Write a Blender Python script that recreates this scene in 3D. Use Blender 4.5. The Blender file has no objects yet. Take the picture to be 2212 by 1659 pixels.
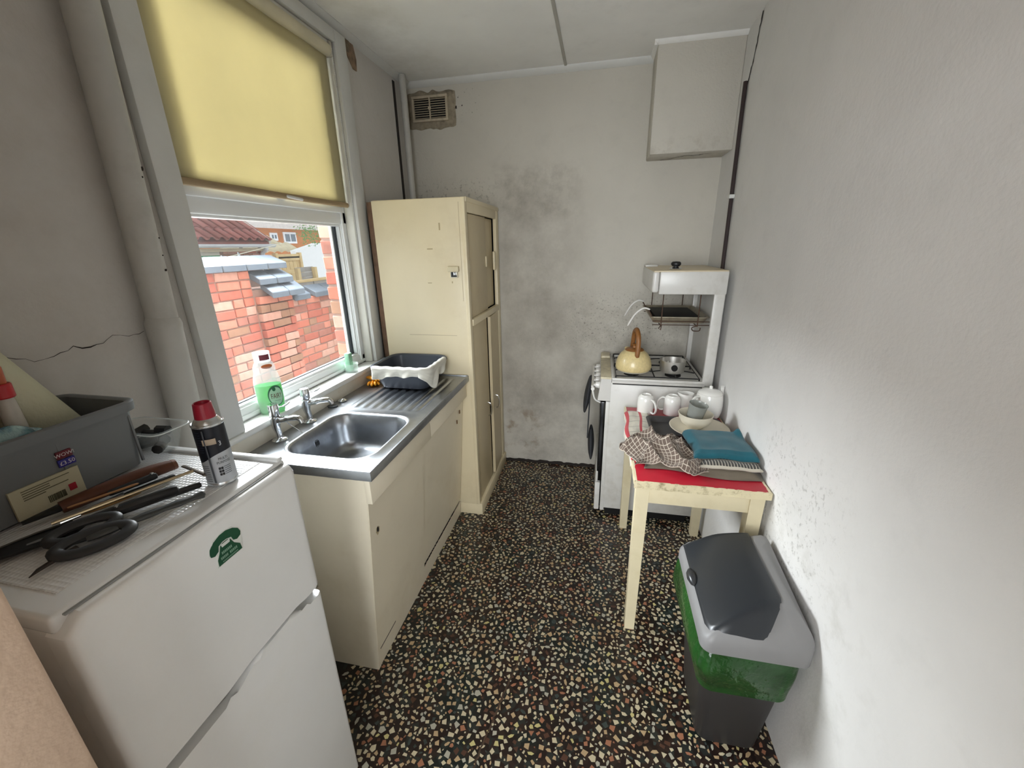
import bpy, bmesh, math, random
from mathutils import Vector, Matrix, noise as mnoise
R = random.Random(7)
PI = math.pi
scene = bpy.context.scene
COL = scene.collection

# ------------------------------------------------------------------ camera
FPX, YAW, PITCH, ROLL = 878.51, .2116, -.3281, -.0206
CAM = Vector((1.1968, -.0584, 1.5665))
_fw = Vector((-math.sin(YAW)*math.cos(PITCH), math.cos(YAW)*math.cos(PITCH), math.sin(PITCH)))
_r = Vector((math.cos(YAW), math.sin(YAW), 0)); _u = _r.cross(_fw)
_r2 = _r*math.cos(ROLL)+_u*math.sin(ROLL); _u2 = -_r*math.sin(ROLL)+_u*math.cos(ROLL)
cd = bpy.data.cameras.new('camera'); cam = bpy.data.objects.new('camera', cd); COL.objects.link(cam)
cd.sensor_fit = 'HORIZONTAL'; cd.sensor_width = 36; cd.lens = FPX/2212*36; cd.clip_start = .02; cd.clip_end = 300
m = Matrix((_r2, _u2, -_fw)).transposed().to_4x4(); m.translation = CAM
cam.matrix_world = m
scene.camera = cam

# ------------------------------------------------------------------ world and light
w = bpy.data.worlds.new('sky'); scene.world = w; w.use_nodes = True
nt = w.node_tree
bg = nt.nodes['Background']; bg.inputs['Color'].default_value = (.86, .93, 1.0, 1); bg.inputs['Strength'].default_value = .46

def area(name, loc, target, sx, sy, power, col=(1, 1, 1)):
    l = bpy.data.lights.new(name, 'AREA'); l.shape = 'RECTANGLE'; l.size = sx; l.size_y = sy; l.energy = power; l.color = col
    o = bpy.data.objects.new(name, l); COL.objects.link(o); o.location = loc
    d = Vector(target)-Vector(loc); o.rotation_euler = d.to_track_quat('-Z', 'Y').to_euler()
    return o
# overcast daylight that falls over the yard wall and in through the kitchen window
area('daylight_over_yard', (-1.7, 2.5, 2.95), (1.8, .6, 1.0), 4.0, 1.8, 540, (.90, .96, 1.0))
# fill lamp added in the unseen room behind the camera
area('fill_room_behind', (.85, -2.1, 1.7), (1.05, 1.2, 1.3), 1.8, 1.6, 46, (.93, .97, 1.0))
scene.view_settings.view_transform = 'Standard'; scene.view_settings.look = 'None'
scene.view_settings.exposure = 1.32; scene.view_settings.gamma = 1.0; scene.view_settings.use_curve_mapping = False

scene.cycles.transparent_max_bounces = 24

# ------------------------------------------------------------------ helpers
def lin(c):
    f = lambda v: v/12.92 if v <= .04045 else ((v+.055)/1.055)**2.4
    if isinstance(c, str):
        c = c.lstrip('#'); c = [int(c[i:i+2], 16)/255 for i in (0, 2, 4)]
    return (f(c[0]), f(c[1]), f(c[2]), 1)

def nz(p, s=1.0, o=0.0):
    return mnoise.noise(Vector((p[0]*s+o, p[1]*s+o*1.7, p[2]*s-o)))

class G:
    """collects geometry for one mesh"""
    def __init__(s): s.v = []; s.f = []; s.uv = {}; s.mi = []; s.cur = 0
    def add(s, vs, fs, mi=None):
        b = len(s.v); s.v += [Vector(v) for v in vs]
        for f in fs: s.f.append(tuple(i+b for i in f)); s.mi.append(s.cur if mi is None else mi)
        return b
    def box(s, x0, y0, z0, x1, y1, z1, b=0, seg=2, mi=None):
        x0, x1 = sorted((x0, x1)); y0, y1 = sorted((y0, y1)); z0, z1 = sorted((z0, z1))
        if b <= 0:
            v = [(x, y, z) for z in (z0, z1) for y in (y0, y1) for x in (x0, x1)]
            s.add(v, [(0, 2, 3, 1), (4, 5, 7, 6), (0, 1, 5, 4), (2, 6, 7, 3), (0, 4, 6, 2), (1, 3, 7, 5)], mi); return s
        bm = bmesh.new(); bmesh.ops.create_cube(bm, size=1)
        for v in bm.verts: v.co = Vector(((x0+x1)/2+v.co.x*(x1-x0), (y0+y1)/2+v.co.y*(y1-y0), (z0+z1)/2+v.co.z*(z1-z0)))
        b = min(b, .49*min(x1-x0, y1-y0, z1-z0))
        bmesh.ops.bevel(bm, geom=bm.edges[:], offset=b, segments=seg, affect='EDGES', profile=.5)
        s.bm(bm, mi); return s
    def bm(s, bm, mi=None, M=None):
        bm.verts.index_update()
        s.add([(M @ v.co) if M else v.co.copy() for v in bm.verts], [[v.index for v in f.verts] for f in bm.faces], mi); bm.free(); return s
    def hexa(s, p, mi=None):
        """8 corners: bottom 4 ccw, top 4 ccw"""
        s.add(p, [(0, 3, 2, 1), (4, 5, 6, 7), (0, 1, 5, 4), (1, 2, 6, 5), (2, 3, 7, 6), (3, 0, 4, 7)], mi); return s
    def rings(s, rs, cap0=True, cap1=True, closed=True, loop=False, mi=None):
        n = len(rs[0]); b = s.add([p for r in rs for p in r], [], mi); fs = []
        m = len(rs)
        for k in range(m if loop else m-1):
            k2 = (k+1) % m
            for i in range(n if closed else n-1):
                j = (i+1) % n
                fs.append((b+k*n+i, b+k*n+j, b+k2*n+j, b+k2*n+i))
        if closed and not loop:
            if cap0: fs.append(tuple(b+i for i in reversed(range(n))))
            if cap1: fs.append(tuple(b+(m-1)*n+i for i in range(n)))
        for f in fs: s.f.append(f); s.mi.append(s.cur if mi is None else mi)
        return s
    def tube(s, pts, r, n=10, caps=True, loop=False, flat=1.0, up=None, mi=None):
        pts = [Vector(p) for p in pts]; m = len(pts)
        rr = r if isinstance(r, (list, tuple)) else [r]*m
        rs = []; prev = None
        for i in range(m):
            if loop: t = (pts[(i+1) % m]-pts[i-1])
            else: t = pts[min(i+1, m-1)]-pts[max(i-1, 0)]
            t.normalize()
            if prev is None:
                a = Vector(up) if up else (Vector((0, 0, 1)) if abs(t.z) < .9 else Vector((1, 0, 0)))
                nrm = (a-t*a.dot(t)).normalized()
            else:
                nrm = (prev-t*prev.dot(t)).normalized()
            prev = nrm; bi = t.cross(nrm)
            rs.append([pts[i]+(nrm*math.cos(2*PI*k/n)*flat+bi*math.sin(2*PI*k/n))*rr[i] for k in range(n)])
        s.rings(rs, caps, caps, True, loop, mi); return s
    def lathe(s, prof, n=24, c=(0, 0, 0), cap0=True, cap1=True, sx=1, sy=1, rot=0, mi=None):
        rs = []
        ca, sa = math.cos(rot), math.sin(rot)
        for r, z in prof:
            ring = []
            for k in range(n):
                a = 2*PI*k/n; x = r*math.cos(a)*sx; y = r*math.sin(a)*sy
                ring.append((c[0]+x*ca-y*sa, c[1]+x*sa+y*ca, c[2]+z))
            rs.append(ring)
        s.rings(rs, cap0, cap1, mi=mi); return s
    def prism(s, poly, axis, a0, a1, mi=None):
        """poly in the two other axes (cyclic order), extruded along axis"""
        def pt(p, a):
            return {'x': (a, p[0], p[1]), 'y': (p[0], a, p[1]), 'z': (p[0], p[1], a)}[axis]
        s.rings([[pt(p, a0) for p in poly], [pt(p, a1) for p in poly]], mi=mi); return s
    def grid(s, fn, nu, nv, uvs=True, mi=None):
        b = len(s.v)
        vs = [fn(i/nu, j/nv) for j in range(nv+1) for i in range(nu+1)]
        if uvs:
            for j in range(nv+1):
                for i in range(nu+1): s.uv[b+j*(nu+1)+i] = (i/nu, j/nv)
        s.add(vs, [(j*(nu+1)+i, j*(nu+1)+i+1, (j+1)*(nu+1)+i+1, (j+1)*(nu+1)+i) for j in range(nv) for i in range(nu)], mi)
        return s
    def xf(s, M, start=0):
        for i in range(start, len(s.v)): s.v[i] = M @ s.v[i]
        return s
    def mesh(s, name, mats, off=None, angle=35, flat=False):
        me = bpy.data.meshes.new(name)
        vs = [v-off for v in s.v] if off is not None else s.v
        me.from_pydata([tuple(v) for v in vs], [], s.f)
        for m_ in (mats if isinstance(mats, (list, tuple)) else [mats]): me.materials.append(m_)
        if any(s.mi): me.polygons.foreach_set('material_index', s.mi)
        if s.uv:
            ul = me.uv_layers.new(name='UVMap')
            for l in me.loops: ul.data[l.index].uv = s.uv.get(l.vertex_index, (0, 0))
        bm = bmesh.new(); bm.from_mesh(me); bmesh.ops.recalc_face_normals(bm, faces=bm.faces[:]); bm.to_mesh(me); bm.free()
        if not flat:
            me.polygons.foreach_set('use_smooth', [True]*len(me.polygons)); me.set_sharp_from_angle(angle=math.radians(angle))
        me.update(); return me

def link(name, me, parent=None, loc=(0, 0, 0)):
    o = bpy.data.objects.new(name, me); COL.objects.link(o); o.location = loc
    if parent is not None: o.parent = parent
    return o
def tag(o, label=None, cat=None, group=None, kind=None):
    if label: o['label'] = label
    if cat: o['category'] = cat
    if group: o['group'] = group
    if kind: o['kind'] = kind
    return o
class Thing:
    """an Empty at the base of a thing; geometry is given in world coordinates unless local"""
    def __init__(s, name, label, cat, loc=(0, 0, 0), rotz=0, group=None, local=False, kind=None):
        s.o = bpy.data.objects.new(name, None); COL.objects.link(s.o); s.o.empty_display_size = .05
        s.o.location = loc; s.o.rotation_euler = (0, 0, rotz); s.local = local
        s.off = None if local else Vector(loc)
        tag(s.o, label, cat, group, kind)
    def part(s, name, g, mat, parent=None, label=None, angle=35, flat=False, solid=0, sub=0, kind=None):
        o = link(name, g.mesh(name, mat, s.off, angle, flat), parent or s.o)
        if solid: md = o.modifiers.new('thick', 'SOLIDIFY'); md.thickness = solid; md.offset = 0
        if sub: md = o.modifiers.new('sub', 'SUBSURF'); md.levels = sub; md.render_levels = sub
        return tag(o, label, kind=kind)
def single(name, g, mat, label, cat, loc, group=None, angle=35, solid=0, sub=0, flat=False):
    o = link(name, g.mesh(name, mat, Vector(loc), angle, flat), None, loc)
    if solid: md = o.modifiers.new('thick', 'SOLIDIFY'); md.thickness = solid; md.offset = 0
    if sub: md = o.modifiers.new('sub', 'SUBSURF'); md.levels = sub; md.render_levels = sub
    return tag(o, label, cat, group)
def struct(name, g, mat, parent=None, angle=35, label=None):
    o = link(name, g.mesh(name, mat, None, angle), parent)
    if parent is None: o['kind'] = 'structure'
    if label: o['label'] = label
    return o
def rrect(x0, y0, x1, y1, r, z, n=6):
    out = []
    for cx, cy, a0 in ((x1-r, y1-r, 0), (x0+r, y1-r, PI/2), (x0+r, y0+r, PI), (x1-r, y0+r, 1.5*PI)):
        for k in range(n+1):
            a = a0+PI/2*k/n; out.append((cx+r*math.cos(a), cy+r*math.sin(a), z))
    return out
def smooth(a, b, x):
    t = max(0, min(1, (x-a)/(b-a))); return t*t*(3-2*t)
def bez(p, n=12):
    """smooth curve through points (Catmull-Rom)"""
    p = [Vector(q) for q in p]; out = []
    for i in range(len(p)-1):
        a = p[max(i-1, 0)]; b = p[i]; c = p[i+1]; d = p[min(i+2, len(p)-1)]
        for k in range(n):
            t = k/n
            out.append(.5*((2*b)+(c-a)*t+(2*a-5*b+4*c-d)*t*t+(3*b-a-3*c+d)*t**3))
    out.append(p[-1]); return out
def text_g(txt, size, align='CENTER', extrude=0.0):
    """mesh geometry of a word in the xy plane"""
    c = bpy.data.curves.new('t', 'FONT'); c.body = txt; c.size = size; c.align_x = align; c.align_y = 'CENTER'; c.extrude = extrude; c.resolution_u = 2
    o = bpy.data.objects.new('t', c); COL.objects.link(o)
    dg = bpy.context.evaluated_depsgraph_get(); me = bpy.data.meshes.new_from_object(o.evaluated_get(dg))
    g = G(); g.add([v.co for v in me.vertices], [tuple(p.vertices) for p in me.polygons])
    bpy.data.objects.remove(o); bpy.data.curves.remove(c); bpy.data.meshes.remove(me)
    return g

# ------------------------------------------------------------------ materials
def newmat(name):
    mt = bpy.data.materials.new(name); mt.use_nodes = True
    t = mt.node_tree; return mt, t, t.nodes['Principled BSDF']
def nd(t, kind, **kw):
    n = t.nodes.new(kind)
    for k, v in kw.items():
        if k in n.inputs: n.inputs[k].default_value = v
        else: setattr(n, k, v)
    return n
def coord(t, kind='Object', scale=(1, 1, 1), loc=(0, 0, 0)):
    tc = nd(t, 'ShaderNodeTexCoord'); mp = nd(t, 'ShaderNodeMapping')
    mp.inputs['Scale'].default_value = scale; mp.inputs['Location'].default_value = loc
    t.links.new(tc.outputs[kind], mp.inputs['Vector']); return mp.outputs['Vector']
def mix(t, fac, a, b, mode='MIX'):
    n = nd(t, 'ShaderNodeMix', data_type='RGBA', blend_type=mode)
    for s, v in ((n.inputs[0], fac), (n.inputs[6], a), (n.inputs[7], b)):
        if isinstance(v, bpy.types.NodeSocket): t.links.new(v, s)
        elif isinstance(v, (int, float)): s.default_value = v
        else: s.default_value = v
    return n.outputs[2]
def ramp(t, fac, lo, hi):
    n = nd(t, 'ShaderNodeMapRange'); n.inputs['From Min'].default_value = lo; n.inputs['From Max'].default_value = hi
    t.links.new(fac, n.inputs['Value']); return n.outputs['Result']
def noise(t, vec, scale, detail=3, rough=.55):
    n = nd(t, 'ShaderNodeTexNoise'); n.inputs['Scale'].default_value = scale; n.inputs['Detail'].default_value = detail; n.inputs['Roughness'].default_value = rough
    t.links.new(vec, n.inputs['Vector']); return n.outputs['Fac']
def mth(t, op, a, b=None, c=None):
    n = nd(t, 'ShaderNodeMath', operation=op)
    for i, v in enumerate((a, b, c)):
        if v is None: continue
        if isinstance(v, bpy.types.NodeSocket): t.links.new(v, n.inputs[i])
        else: n.inputs[i].default_value = v
    return n.outputs[0]
def bump(t, bs, h, strength=.2, dist=.002):
    b = nd(t, 'ShaderNodeBump'); b.inputs['Strength'].default_value = strength; b.inputs['Distance'].default_value = dist
    t.links.new(h, b.inputs['Height']); t.links.new(b.outputs['Normal'], bs.inputs['Normal'])
def sc(c, k): return (min(1, c[0]*k), min(1, c[1]*k), min(1, c[2]*k), 1)
def pm(name, col, rough=.5, metal=0, var=.08, scale=8, bmp=0, bscale=60, spec=None, alpha=None, trans=0, coat=0, aniso=0, dirt=None, dirt_amt=.5, dirt_scale=3):
    mt, t, bs = newmat(name); c = lin(col)
    v = coord(t)
    colr = mix(t, ramp(t, noise(t, v, scale, 4), .3, .7), sc(c, 1-var), sc(c, 1+var))
    if dirt: colr = mix(t, mth(t, 'MULTIPLY', ramp(t, noise(t, v, dirt_scale, 6, .7), .52, .75), dirt_amt), colr, lin(dirt))
    t.links.new(colr, bs.inputs['Base Color'])
    bs.inputs['Roughness'].default_value = rough; bs.inputs['Metallic'].default_value = metal
    if trans: bs.inputs['Transmission Weight'].default_value = trans
    if coat: bs.inputs['Coat Weight'].default_value = coat; bs.inputs['Coat Roughness'].default_value = .08
    if spec is not None: bs.inputs['Specular IOR Level'].default_value = spec
    if bmp: bump(t, bs, noise(t, v, bscale, 4), bmp)
    return mt
def boxmask(t, ax, lo0, lo1, hi0=None, hi1=None):
    """smooth 0..1 ramp along an object axis value socket"""
    a = nd(t, 'ShaderNodeMapRange', interpolation_type='SMOOTHSTEP'); a.inputs['From Min'].default_value = lo0; a.inputs['From Max'].default_value = lo1
    t.links.new(ax, a.inputs['Value']); r = a.outputs['Result']
    if hi0 is not None:
        b = nd(t, 'ShaderNodeMapRange', interpolation_type='SMOOTHSTEP'); b.inputs['From Min'].default_value = hi0; b.inputs['From Max'].default_value = hi1
        b.inputs['To Min'].default_value = 1; b.inputs['To Max'].default_value = 0
        t.links.new(ax, b.inputs['Value']); r = mth(t, 'MULTIPLY', r, b.outputs['Result'])
    return r
def plaster(name, col, stains=(), mould=(), bmp=.35, streak=None):
    """painted plaster; stains/mould: (axisA, a0,a1,a2,a3, axisB, b0,b1,b2,b3, colour, amount, noise scale, lo, hi)"""
    mt, t, bs = newmat(name); c = lin(col); v = coord(t)
    sep = nd(t, 'ShaderNodeSeparateXYZ'); t.links.new(v, sep.inputs[0]); ax = dict(zip('xyz', sep.outputs))
    colr = mix(t, ramp(t, noise(t, v, 2.2, 5), .3, .7), sc(c, .94), sc(c, 1.04))
    colr = mix(t, mth(t, 'MULTIPLY', ramp(t, noise(t, v, 9, 5, .65), .55, .8), .25), colr, sc(c, .72))
    for (aA, a0, a1, a2, a3, aB, b0, b1, b2, b3, scol, amt, nsc, lo, hi) in stains:
        msk = mth(t, 'MULTIPLY', boxmask(t, ax[aA], a0, a1, a2, a3), boxmask(t, ax[aB], b0, b1, b2, b3))
        msk = mth(t, 'MULTIPLY', mth(t, 'MULTIPLY', msk, ramp(t, noise(t, v, nsc, 6, .68), lo, hi)), amt)
        colr = mix(t, msk, colr, lin(scol))
    t.links.new(colr, bs.inputs['Base Color']); bs.inputs['Roughness'].default_value = .85
    h = mth(t, 'ADD', noise(t, v, 7, 6, .6), mth(t, 'MULTIPLY', noise(t, v, 90, 3), .25))
    bump(t, bs, h, bmp, .012)
    return mt
def fabric(name, bg_, lines, rough=.9, su=1, sv=1, bmp=.3):
    """woven cloth: list of (axis 'u'/'v', period, width, colour, offset)"""
    mt, t, bs = newmat(name)
    v = coord(t, 'UV'); sep = nd(t, 'ShaderNodeSeparateXYZ'); t.links.new(v, sep.inputs[0])
    c = lin(bg_); colr = mix(t, ramp(t, noise(t, v, 6, 3), .3, .7), sc(c, .85), sc(c, 1.1))
    for (axx, per, wd, lc, off) in lines:
        a = sep.outputs[0 if axx == 'u' else 1]
        fr = mth(t, 'FRACT', mth(t, 'DIVIDE', mth(t, 'ADD', a, off), per))
        colr = mix(t, mth(t, 'LESS_THAN', fr, wd/per), colr, lin(lc))
    t.links.new(colr, bs.inputs['Base Color']); bs.inputs['Roughness'].default_value = rough
    bs.inputs['Sheen Weight'].default_value = .2
    bump(t, bs, noise(t, v, 160, 2), bmp, .002)
    return mt
def clear(name, col, transp=.85, rough=.1, tint=(1, 1, 1, 1)):
    mt = bpy.data.materials.new(name); mt.use_nodes = True; t = mt.node_tree; t.nodes.clear()
    out = nd(t, 'ShaderNodeOutputMaterial'); mx = nd(t, 'ShaderNodeMixShader'); mx.inputs[0].default_value = 1-transp
    tr = nd(t, 'ShaderNodeBsdfTransparent'); tr.inputs[0].default_value = tint
    bs = nd(t, 'ShaderNodeBsdfPrincipled'); bs.inputs['Base Color'].default_value = lin(col); bs.inputs['Roughness'].default_value = rough
    t.links.new(tr.outputs[0], mx.inputs[1]); t.links.new(bs.outputs[0], mx.inputs[2]); t.links.new(mx.outputs[0], out.inputs[0]); return mt
def translucent(name, col, tcol, fac=.5, rough=.6):
    mt = bpy.data.materials.new(name); mt.use_nodes = True; t = mt.node_tree; bs = t.nodes['Principled BSDF']; out = t.nodes['Material Output']
    v = coord(t); c = lin(col); colr = mix(t, ramp(t, noise(t, v, 5, 4), .3, .7), sc(c, .94), sc(c, 1.05)); t.links.new(colr, bs.inputs['Base Color'])
    bs.inputs['Roughness'].default_value = rough
    tl = nd(t, 'ShaderNodeBsdfTranslucent'); tl.inputs[0].default_value = lin(tcol)
    mx = nd(t, 'ShaderNodeMixShader'); mx.inputs[0].default_value = fac
    t.links.new(bs.outputs[0], mx.inputs[1]); t.links.new(tl.outputs[0], mx.inputs[2]); t.links.new(mx.outputs[0], out.inputs[0]); return mt

M = {}
M['wall_l'] = plaster('left_plaster', '#c9c5bf', [('y', -.5, -.4, 2.0, 2.1, 'z', .9, 1.2, 2.0, 2.4, '#a5998a', .35, 3, .4, .7)], bmp=.3)
M['wall_r'] = plaster('right_plaster', '#dcdad7', [
    ('y', .85, 1.1, 1.35, 1.5, 'z', .25, .45, .85, 1.05, '#77736b', .5, 60, .55, .66),
    ('y', .6, .9, 1.3, 1.5, 'z', .1, .3, .6, .9, '#a8a49a', .35, 12, .5, .7),
    ('y', -.5, -.4, 2.9, 3, 'z', -.1, 0, 2.6, 2.7, '#6b665e', .7, 27, .735, .76)], bmp=.25)
M['wall_b'] = plaster('back_plaster', '#c8c3b8', [
    ('x', .5, .6, .85, 1.25, 'z', .3, .6, 1.75, 2.05, '#7b7266', .55, 4, .34, .72),
    ('x', .52, .6, 1.0, 1.35, 'z', -.1, 0, .5, .9, '#6d655c', .45, 6, .40, .72),
    ('x', .45, .55, .95, 1.15, 'z', 1.65, 1.8, 1.95, 2.1, '#6f675a', .35, 12, .42, .70),
    ('x', .9, 1.1, 1.6, 1.8, 'z', .85, 1.0, 1.15, 1.35, '#4d463e', .8, 75, .56, .66),
    ('x', .9, 1.1, 1.9, 2.0, 'z', .6, .9, 1.15, 1.35, '#8d867b', .5, 6, .42, .66),
    ('x', .5, .58, .75, .9, 'z', .05, .15, .35, .5, '#7c5f3c', .55, 11, .5, .66),
    ('x', .3, .33, .42, .5, 'z', 2.25, 2.28, 2.42, 2.46, '#3b322a', .9, 55, .62, .68),
    ('x', -.1, 0, .4, .6, 'z', 1.75, 1.8, 1.9, 2.0, '#5d564b', .6, 40, .55, .65)], bmp=.4)
M['ceil'] = plaster('ceiling_board', '#efeeea', [('x', -.2, 0, .25, .4, 'y', 1.6, 1.8, 2.5, 2.7, '#a9a08f', .3, 4, .4, .7)], bmp=.1)
M['paint_w'] = pm('white_gloss_paint', '#d6d6d2', .45, var=.04, bmp=.1, bscale=20, dirt='#a89a86', dirt_amt=.25, dirt_scale=4)
M['paint_g'] = pm('grey_white_paint', '#c4c3bf', .5, var=.05, bmp=.25, bscale=14, dirt='#8d8576', dirt_amt=.3)
M['pipe'] = pm('painted_pipe', '#bcbab4', .5, var=.05, bmp=.3, bscale=16, dirt='#7d776c', dirt_amt=.3, dirt_scale=6)
M['upvc'] = pm('upvc', '#eef0f0', .3, var=.02)
M['gasket'] = pm('gasket', '#3c4045', .6)
M['alu'] = pm('spacer_bar', '#8b8f94', .35, .6)
M['cream'] = pm('cream_gloss', '#e4d6b4', .35, var=.04, scale=3, bmp=.06, bscale=12, dirt='#b89a66', dirt_amt=.25, dirt_scale=2.2)
M['cream_d'] = pm('cream_door', '#cfbf9c', .42, var=.05, scale=3, bmp=.06, bscale=12, dirt='#a58755', dirt_amt=.3, dirt_scale=2.2)
M['cream_unit'] = pm('cream_unit', '#e6dcc6', .4, var=.04, scale=3, bmp=.05, bscale=12, dirt='#b39c70', dirt_amt=.25, dirt_scale=2)
M['wood_brown'] = pm('raw_wood', '#6d5340', .8, var=.25, scale=25, bmp=.4)
M['dark'] = pm('dark_void', '#0a0908', .9)
M['crack'] = pm('crack_shadow', '#2b2521', .95)
M['brown_pipe'] = pm('brown_pipe', '#2e2020', .55)
M['beige'] = plaster('beige_jamb', '#c9b09a', bmp=.25)
M['steel'] = pm('stainless', '#a4a7ab', .30, 1, var=.08, scale=20, bmp=.05, bscale=8, dirt='#7e8286', dirt_amt=.5, dirt_scale=9)
M['chrome'] = pm('chrome', '#d9dcdf', .12, 1, var=.02)
M['white_app'] = pm('appliance_white', '#e6e6e4', .28, var=.02, bmp=.05, bscale=200, dirt='#c9c3b0', dirt_amt=.25, dirt_scale=2)
M['white_top'] = pm('fridge_top', '#e2e3e2', .22, var=.03, bmp=.03, bscale=120)
M['enamel'] = pm('white_enamel', '#d2d0cb', .3, var=.04, dirt='#9b917c', dirt_amt=.4, dirt_scale=6)
M['black_gl'] = pm('black_glass', '#0b0b0c', .15)
M['black'] = pm('black_plastic', '#17181a', .45, var=.15)
M['black_iron'] = pm('black_iron', '#161514', .6, var=.2, bmp=.2)
M['grey_d'] = pm('dark_grey_plastic', '#34373b', .4, var=.08)
M['grey_m'] = pm('mid_grey_plastic', '#7c7b7b', .5, var=.05)
M['rust'] = pm('rusty_wire', '#4a3426', .6, .4, var=.3, scale=60)
M['china'] = pm('white_china', '#e9e7e2', .15, var=.02, coat=.4)
M['stone_w'] = pm('cream_stoneware', '#d5cdba', .35, var=.04)
M['cane'] = pm('cane_handle', '#8a5a2b', .45, var=.2, scale=40)
M['red'] = pm('red_laminate', '#a81c2c', .4, var=.08, scale=12)
M['table_c'] = pm('cream_table_paint', '#d9cdac', .45, var=.05, bmp=.1, bscale=25, dirt='#b7a069', dirt_amt=.3, dirt_scale=7)
M['table_edge'] = pm('chipped_edging', '#d5c9a6', .6, var=.1, bmp=.6, bscale=60, dirt='#6e5a34', dirt_amt=1.0, dirt_scale=26)
# ================================================================== the room
W, D, H = 1.825, 2.653, 2.5
YL, YR, ZS, ZT = 1.0, 1.90, .98, 2.42          # window opening
Y0 = -.02                                        # room side of the doorway wall
# --- floor: terrazzo. matrix plus marble chips as pieces
mt, t, bs = newmat('terrazzo_matrix'); v = coord(t)
vo = nd(t, 'ShaderNodeTexVoronoi'); vo.inputs['Scale'].default_value = 55; t.links.new(v, vo.inputs['Vector'])
c = mix(t, noise(t, v, 14, 3), lin('#0d0b0a'), lin('#2a1712'))
c = mix(t, ramp(t, noise(t, v, 4.5, 3), .5, .6), c, lin('#121a18'))
sepc = nd(t, 'ShaderNodeSeparateColor'); t.links.new(vo.outputs['Color'], sepc.inputs[0])
c = mix(t, mth(t, 'MULTIPLY', mth(t, 'GREATER_THAN', sepc.outputs[0], .7), .6), c, lin('#33241d'))
c = mix(t, mth(t, 'MULTIPLY', mth(t, 'GREATER_THAN', sepc.outputs[1], .8), .6), c, lin('#2b3330'))
t.links.new(c, bs.inputs['Base Color']); bs.inputs['Roughness'].default_value = .32
M['terrazzo'] = mt
CHIP = [pm('chip_cream', '#c4b89a', .34, var=.12, scale=60), pm('chip_buff', '#b49a76', .34, var=.14, scale=60), pm('chip_pink', '#9c6a50', .32, var=.2, scale=60),
        pm('chip_grey', '#aca898', .34, var=.12, scale=60), pm('chip_brown', '#53372a', .32, var=.25, scale=60), pm('chip_green', '#39423f', .32, var=.25, scale=60), pm('chip_yellow', '#bfb47c', .32, var=.12, scale=60)]
g = G(); g.box(-.28, -2.4, -.12, W+.12, D+.12, 0)
floor = struct('floor', g, M['terrazzo'])
def chip_poly(rr):
    n = rr.choice((4, 4, 4, 5, 5, 3, 6)); a0 = rr.random()*6.28; el = rr.uniform(.7, 1.0) if rr.random() < .7 else rr.uniform(.4, .6)
    pts = []
    for k in range(n):
        a = a0+2*PI*(k+rr.uniform(-.22, .22))/n; q = rr.uniform(.8, 1.15); pts.append((math.cos(a)*q, math.sin(a)*q*el))
    return pts
shapes = [[chip_poly(R) for _ in range(12)] for _ in range(1)][0]
wts = [42, 22, 9, 12, 6, 5, 4]
placed = []; cell = {}
def free(x, y, r):
    ci, cj = int(x/.035), int(y/.035)
    for i in range(ci-1, ci+2):
        for j in range(cj-1, cj+2):
            for (px, py, pr) in cell.get((i, j), ()):
                if (px-x)**2+(py-y)**2 < ((pr+r)*.86)**2: return False
    return True
RF = random.Random(3)
tries = 0
while tries < 95000 and len(placed) < 9000:
    tries += 1
    x = RF.uniform(.30, W); y = RF.uniform(.35, D)
    if y < .6 and x < .55: continue
    r = RF.uniform(.0105, .0145) if tries < 9000 else (RF.uniform(.008, .0105) if tries < 30000 else (RF.uniform(.0055, .008) if tries < 60000 else RF.uniform(.003, .0055)))
    if free(x, y, r):
        placed.append((x, y, r)); cell.setdefault((int(x/.035), int(y/.035)), []).append((x, y, r))
def vis(x, y):
    return (.62 < x < 1.50) and y > .55
cand = sorted((p for p in placed if vis(p[0], p[1])), key=lambda p: -(p[2]/((p[0]-CAM.x)**2+(p[1]-CAM.y)**2+CAM.z**2)**.75))
near = set(cand[:300])
meshes = {}
def chip_geo(g, poly, x, y, r, rot, mi):
    ZJ = RF.uniform(.0003, .0009)
    ca, sa = math.cos(rot), math.sin(rot)
    P0 = [(x+(px*ca-py*sa)*r, y+(px*sa+py*ca)*r) for px, py in poly]
    P1 = [(x+(px*ca-py*sa)*r*.93, y+(px*sa+py*ca)*r*.93) for px, py in poly]
    n = len(poly)
    g.add([(a, b, -.001) for a, b in P0]+[(a, b, ZJ) for a, b in P1], [(i, (i+1) % n, n+(i+1) % n, n+i) for i in range(n)]+[tuple(range(n, 2*n))], mi)
gs = G()
for p in placed:
    x, y, r = p; mi = RF.choices(range(7), wts)[0]; rot = RF.random()*6.28; sh = RF.randrange(12)
    if p in near:
        if (sh, mi) not in meshes:
            gg = G(); chip_geo(gg, shapes[sh], 0, 0, 1, 0, 0)
            for q in gg.v: q.z = -.001 if q.z < 0 else .0006
            meshes[(sh, mi)] = gg.mesh('terrazzo_chip', CHIP[mi], flat=True)
        o = bpy.data.objects.new('terrazzo_chip', meshes[(sh, mi)]); COL.objects.link(o); o.parent = floor
        o.location = (x, y, RF.uniform(-.0003, .0003)); o.rotation_euler = (0, 0, rot); o.scale = (r, r, 1)
    else: chip_geo(gs, shapes[sh], x, y, r, rot, mi)
tag(link('terrazzo_chips', gs.mesh('terrazzo_chips', CHIP, flat=True), floor), kind='stuff')
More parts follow.
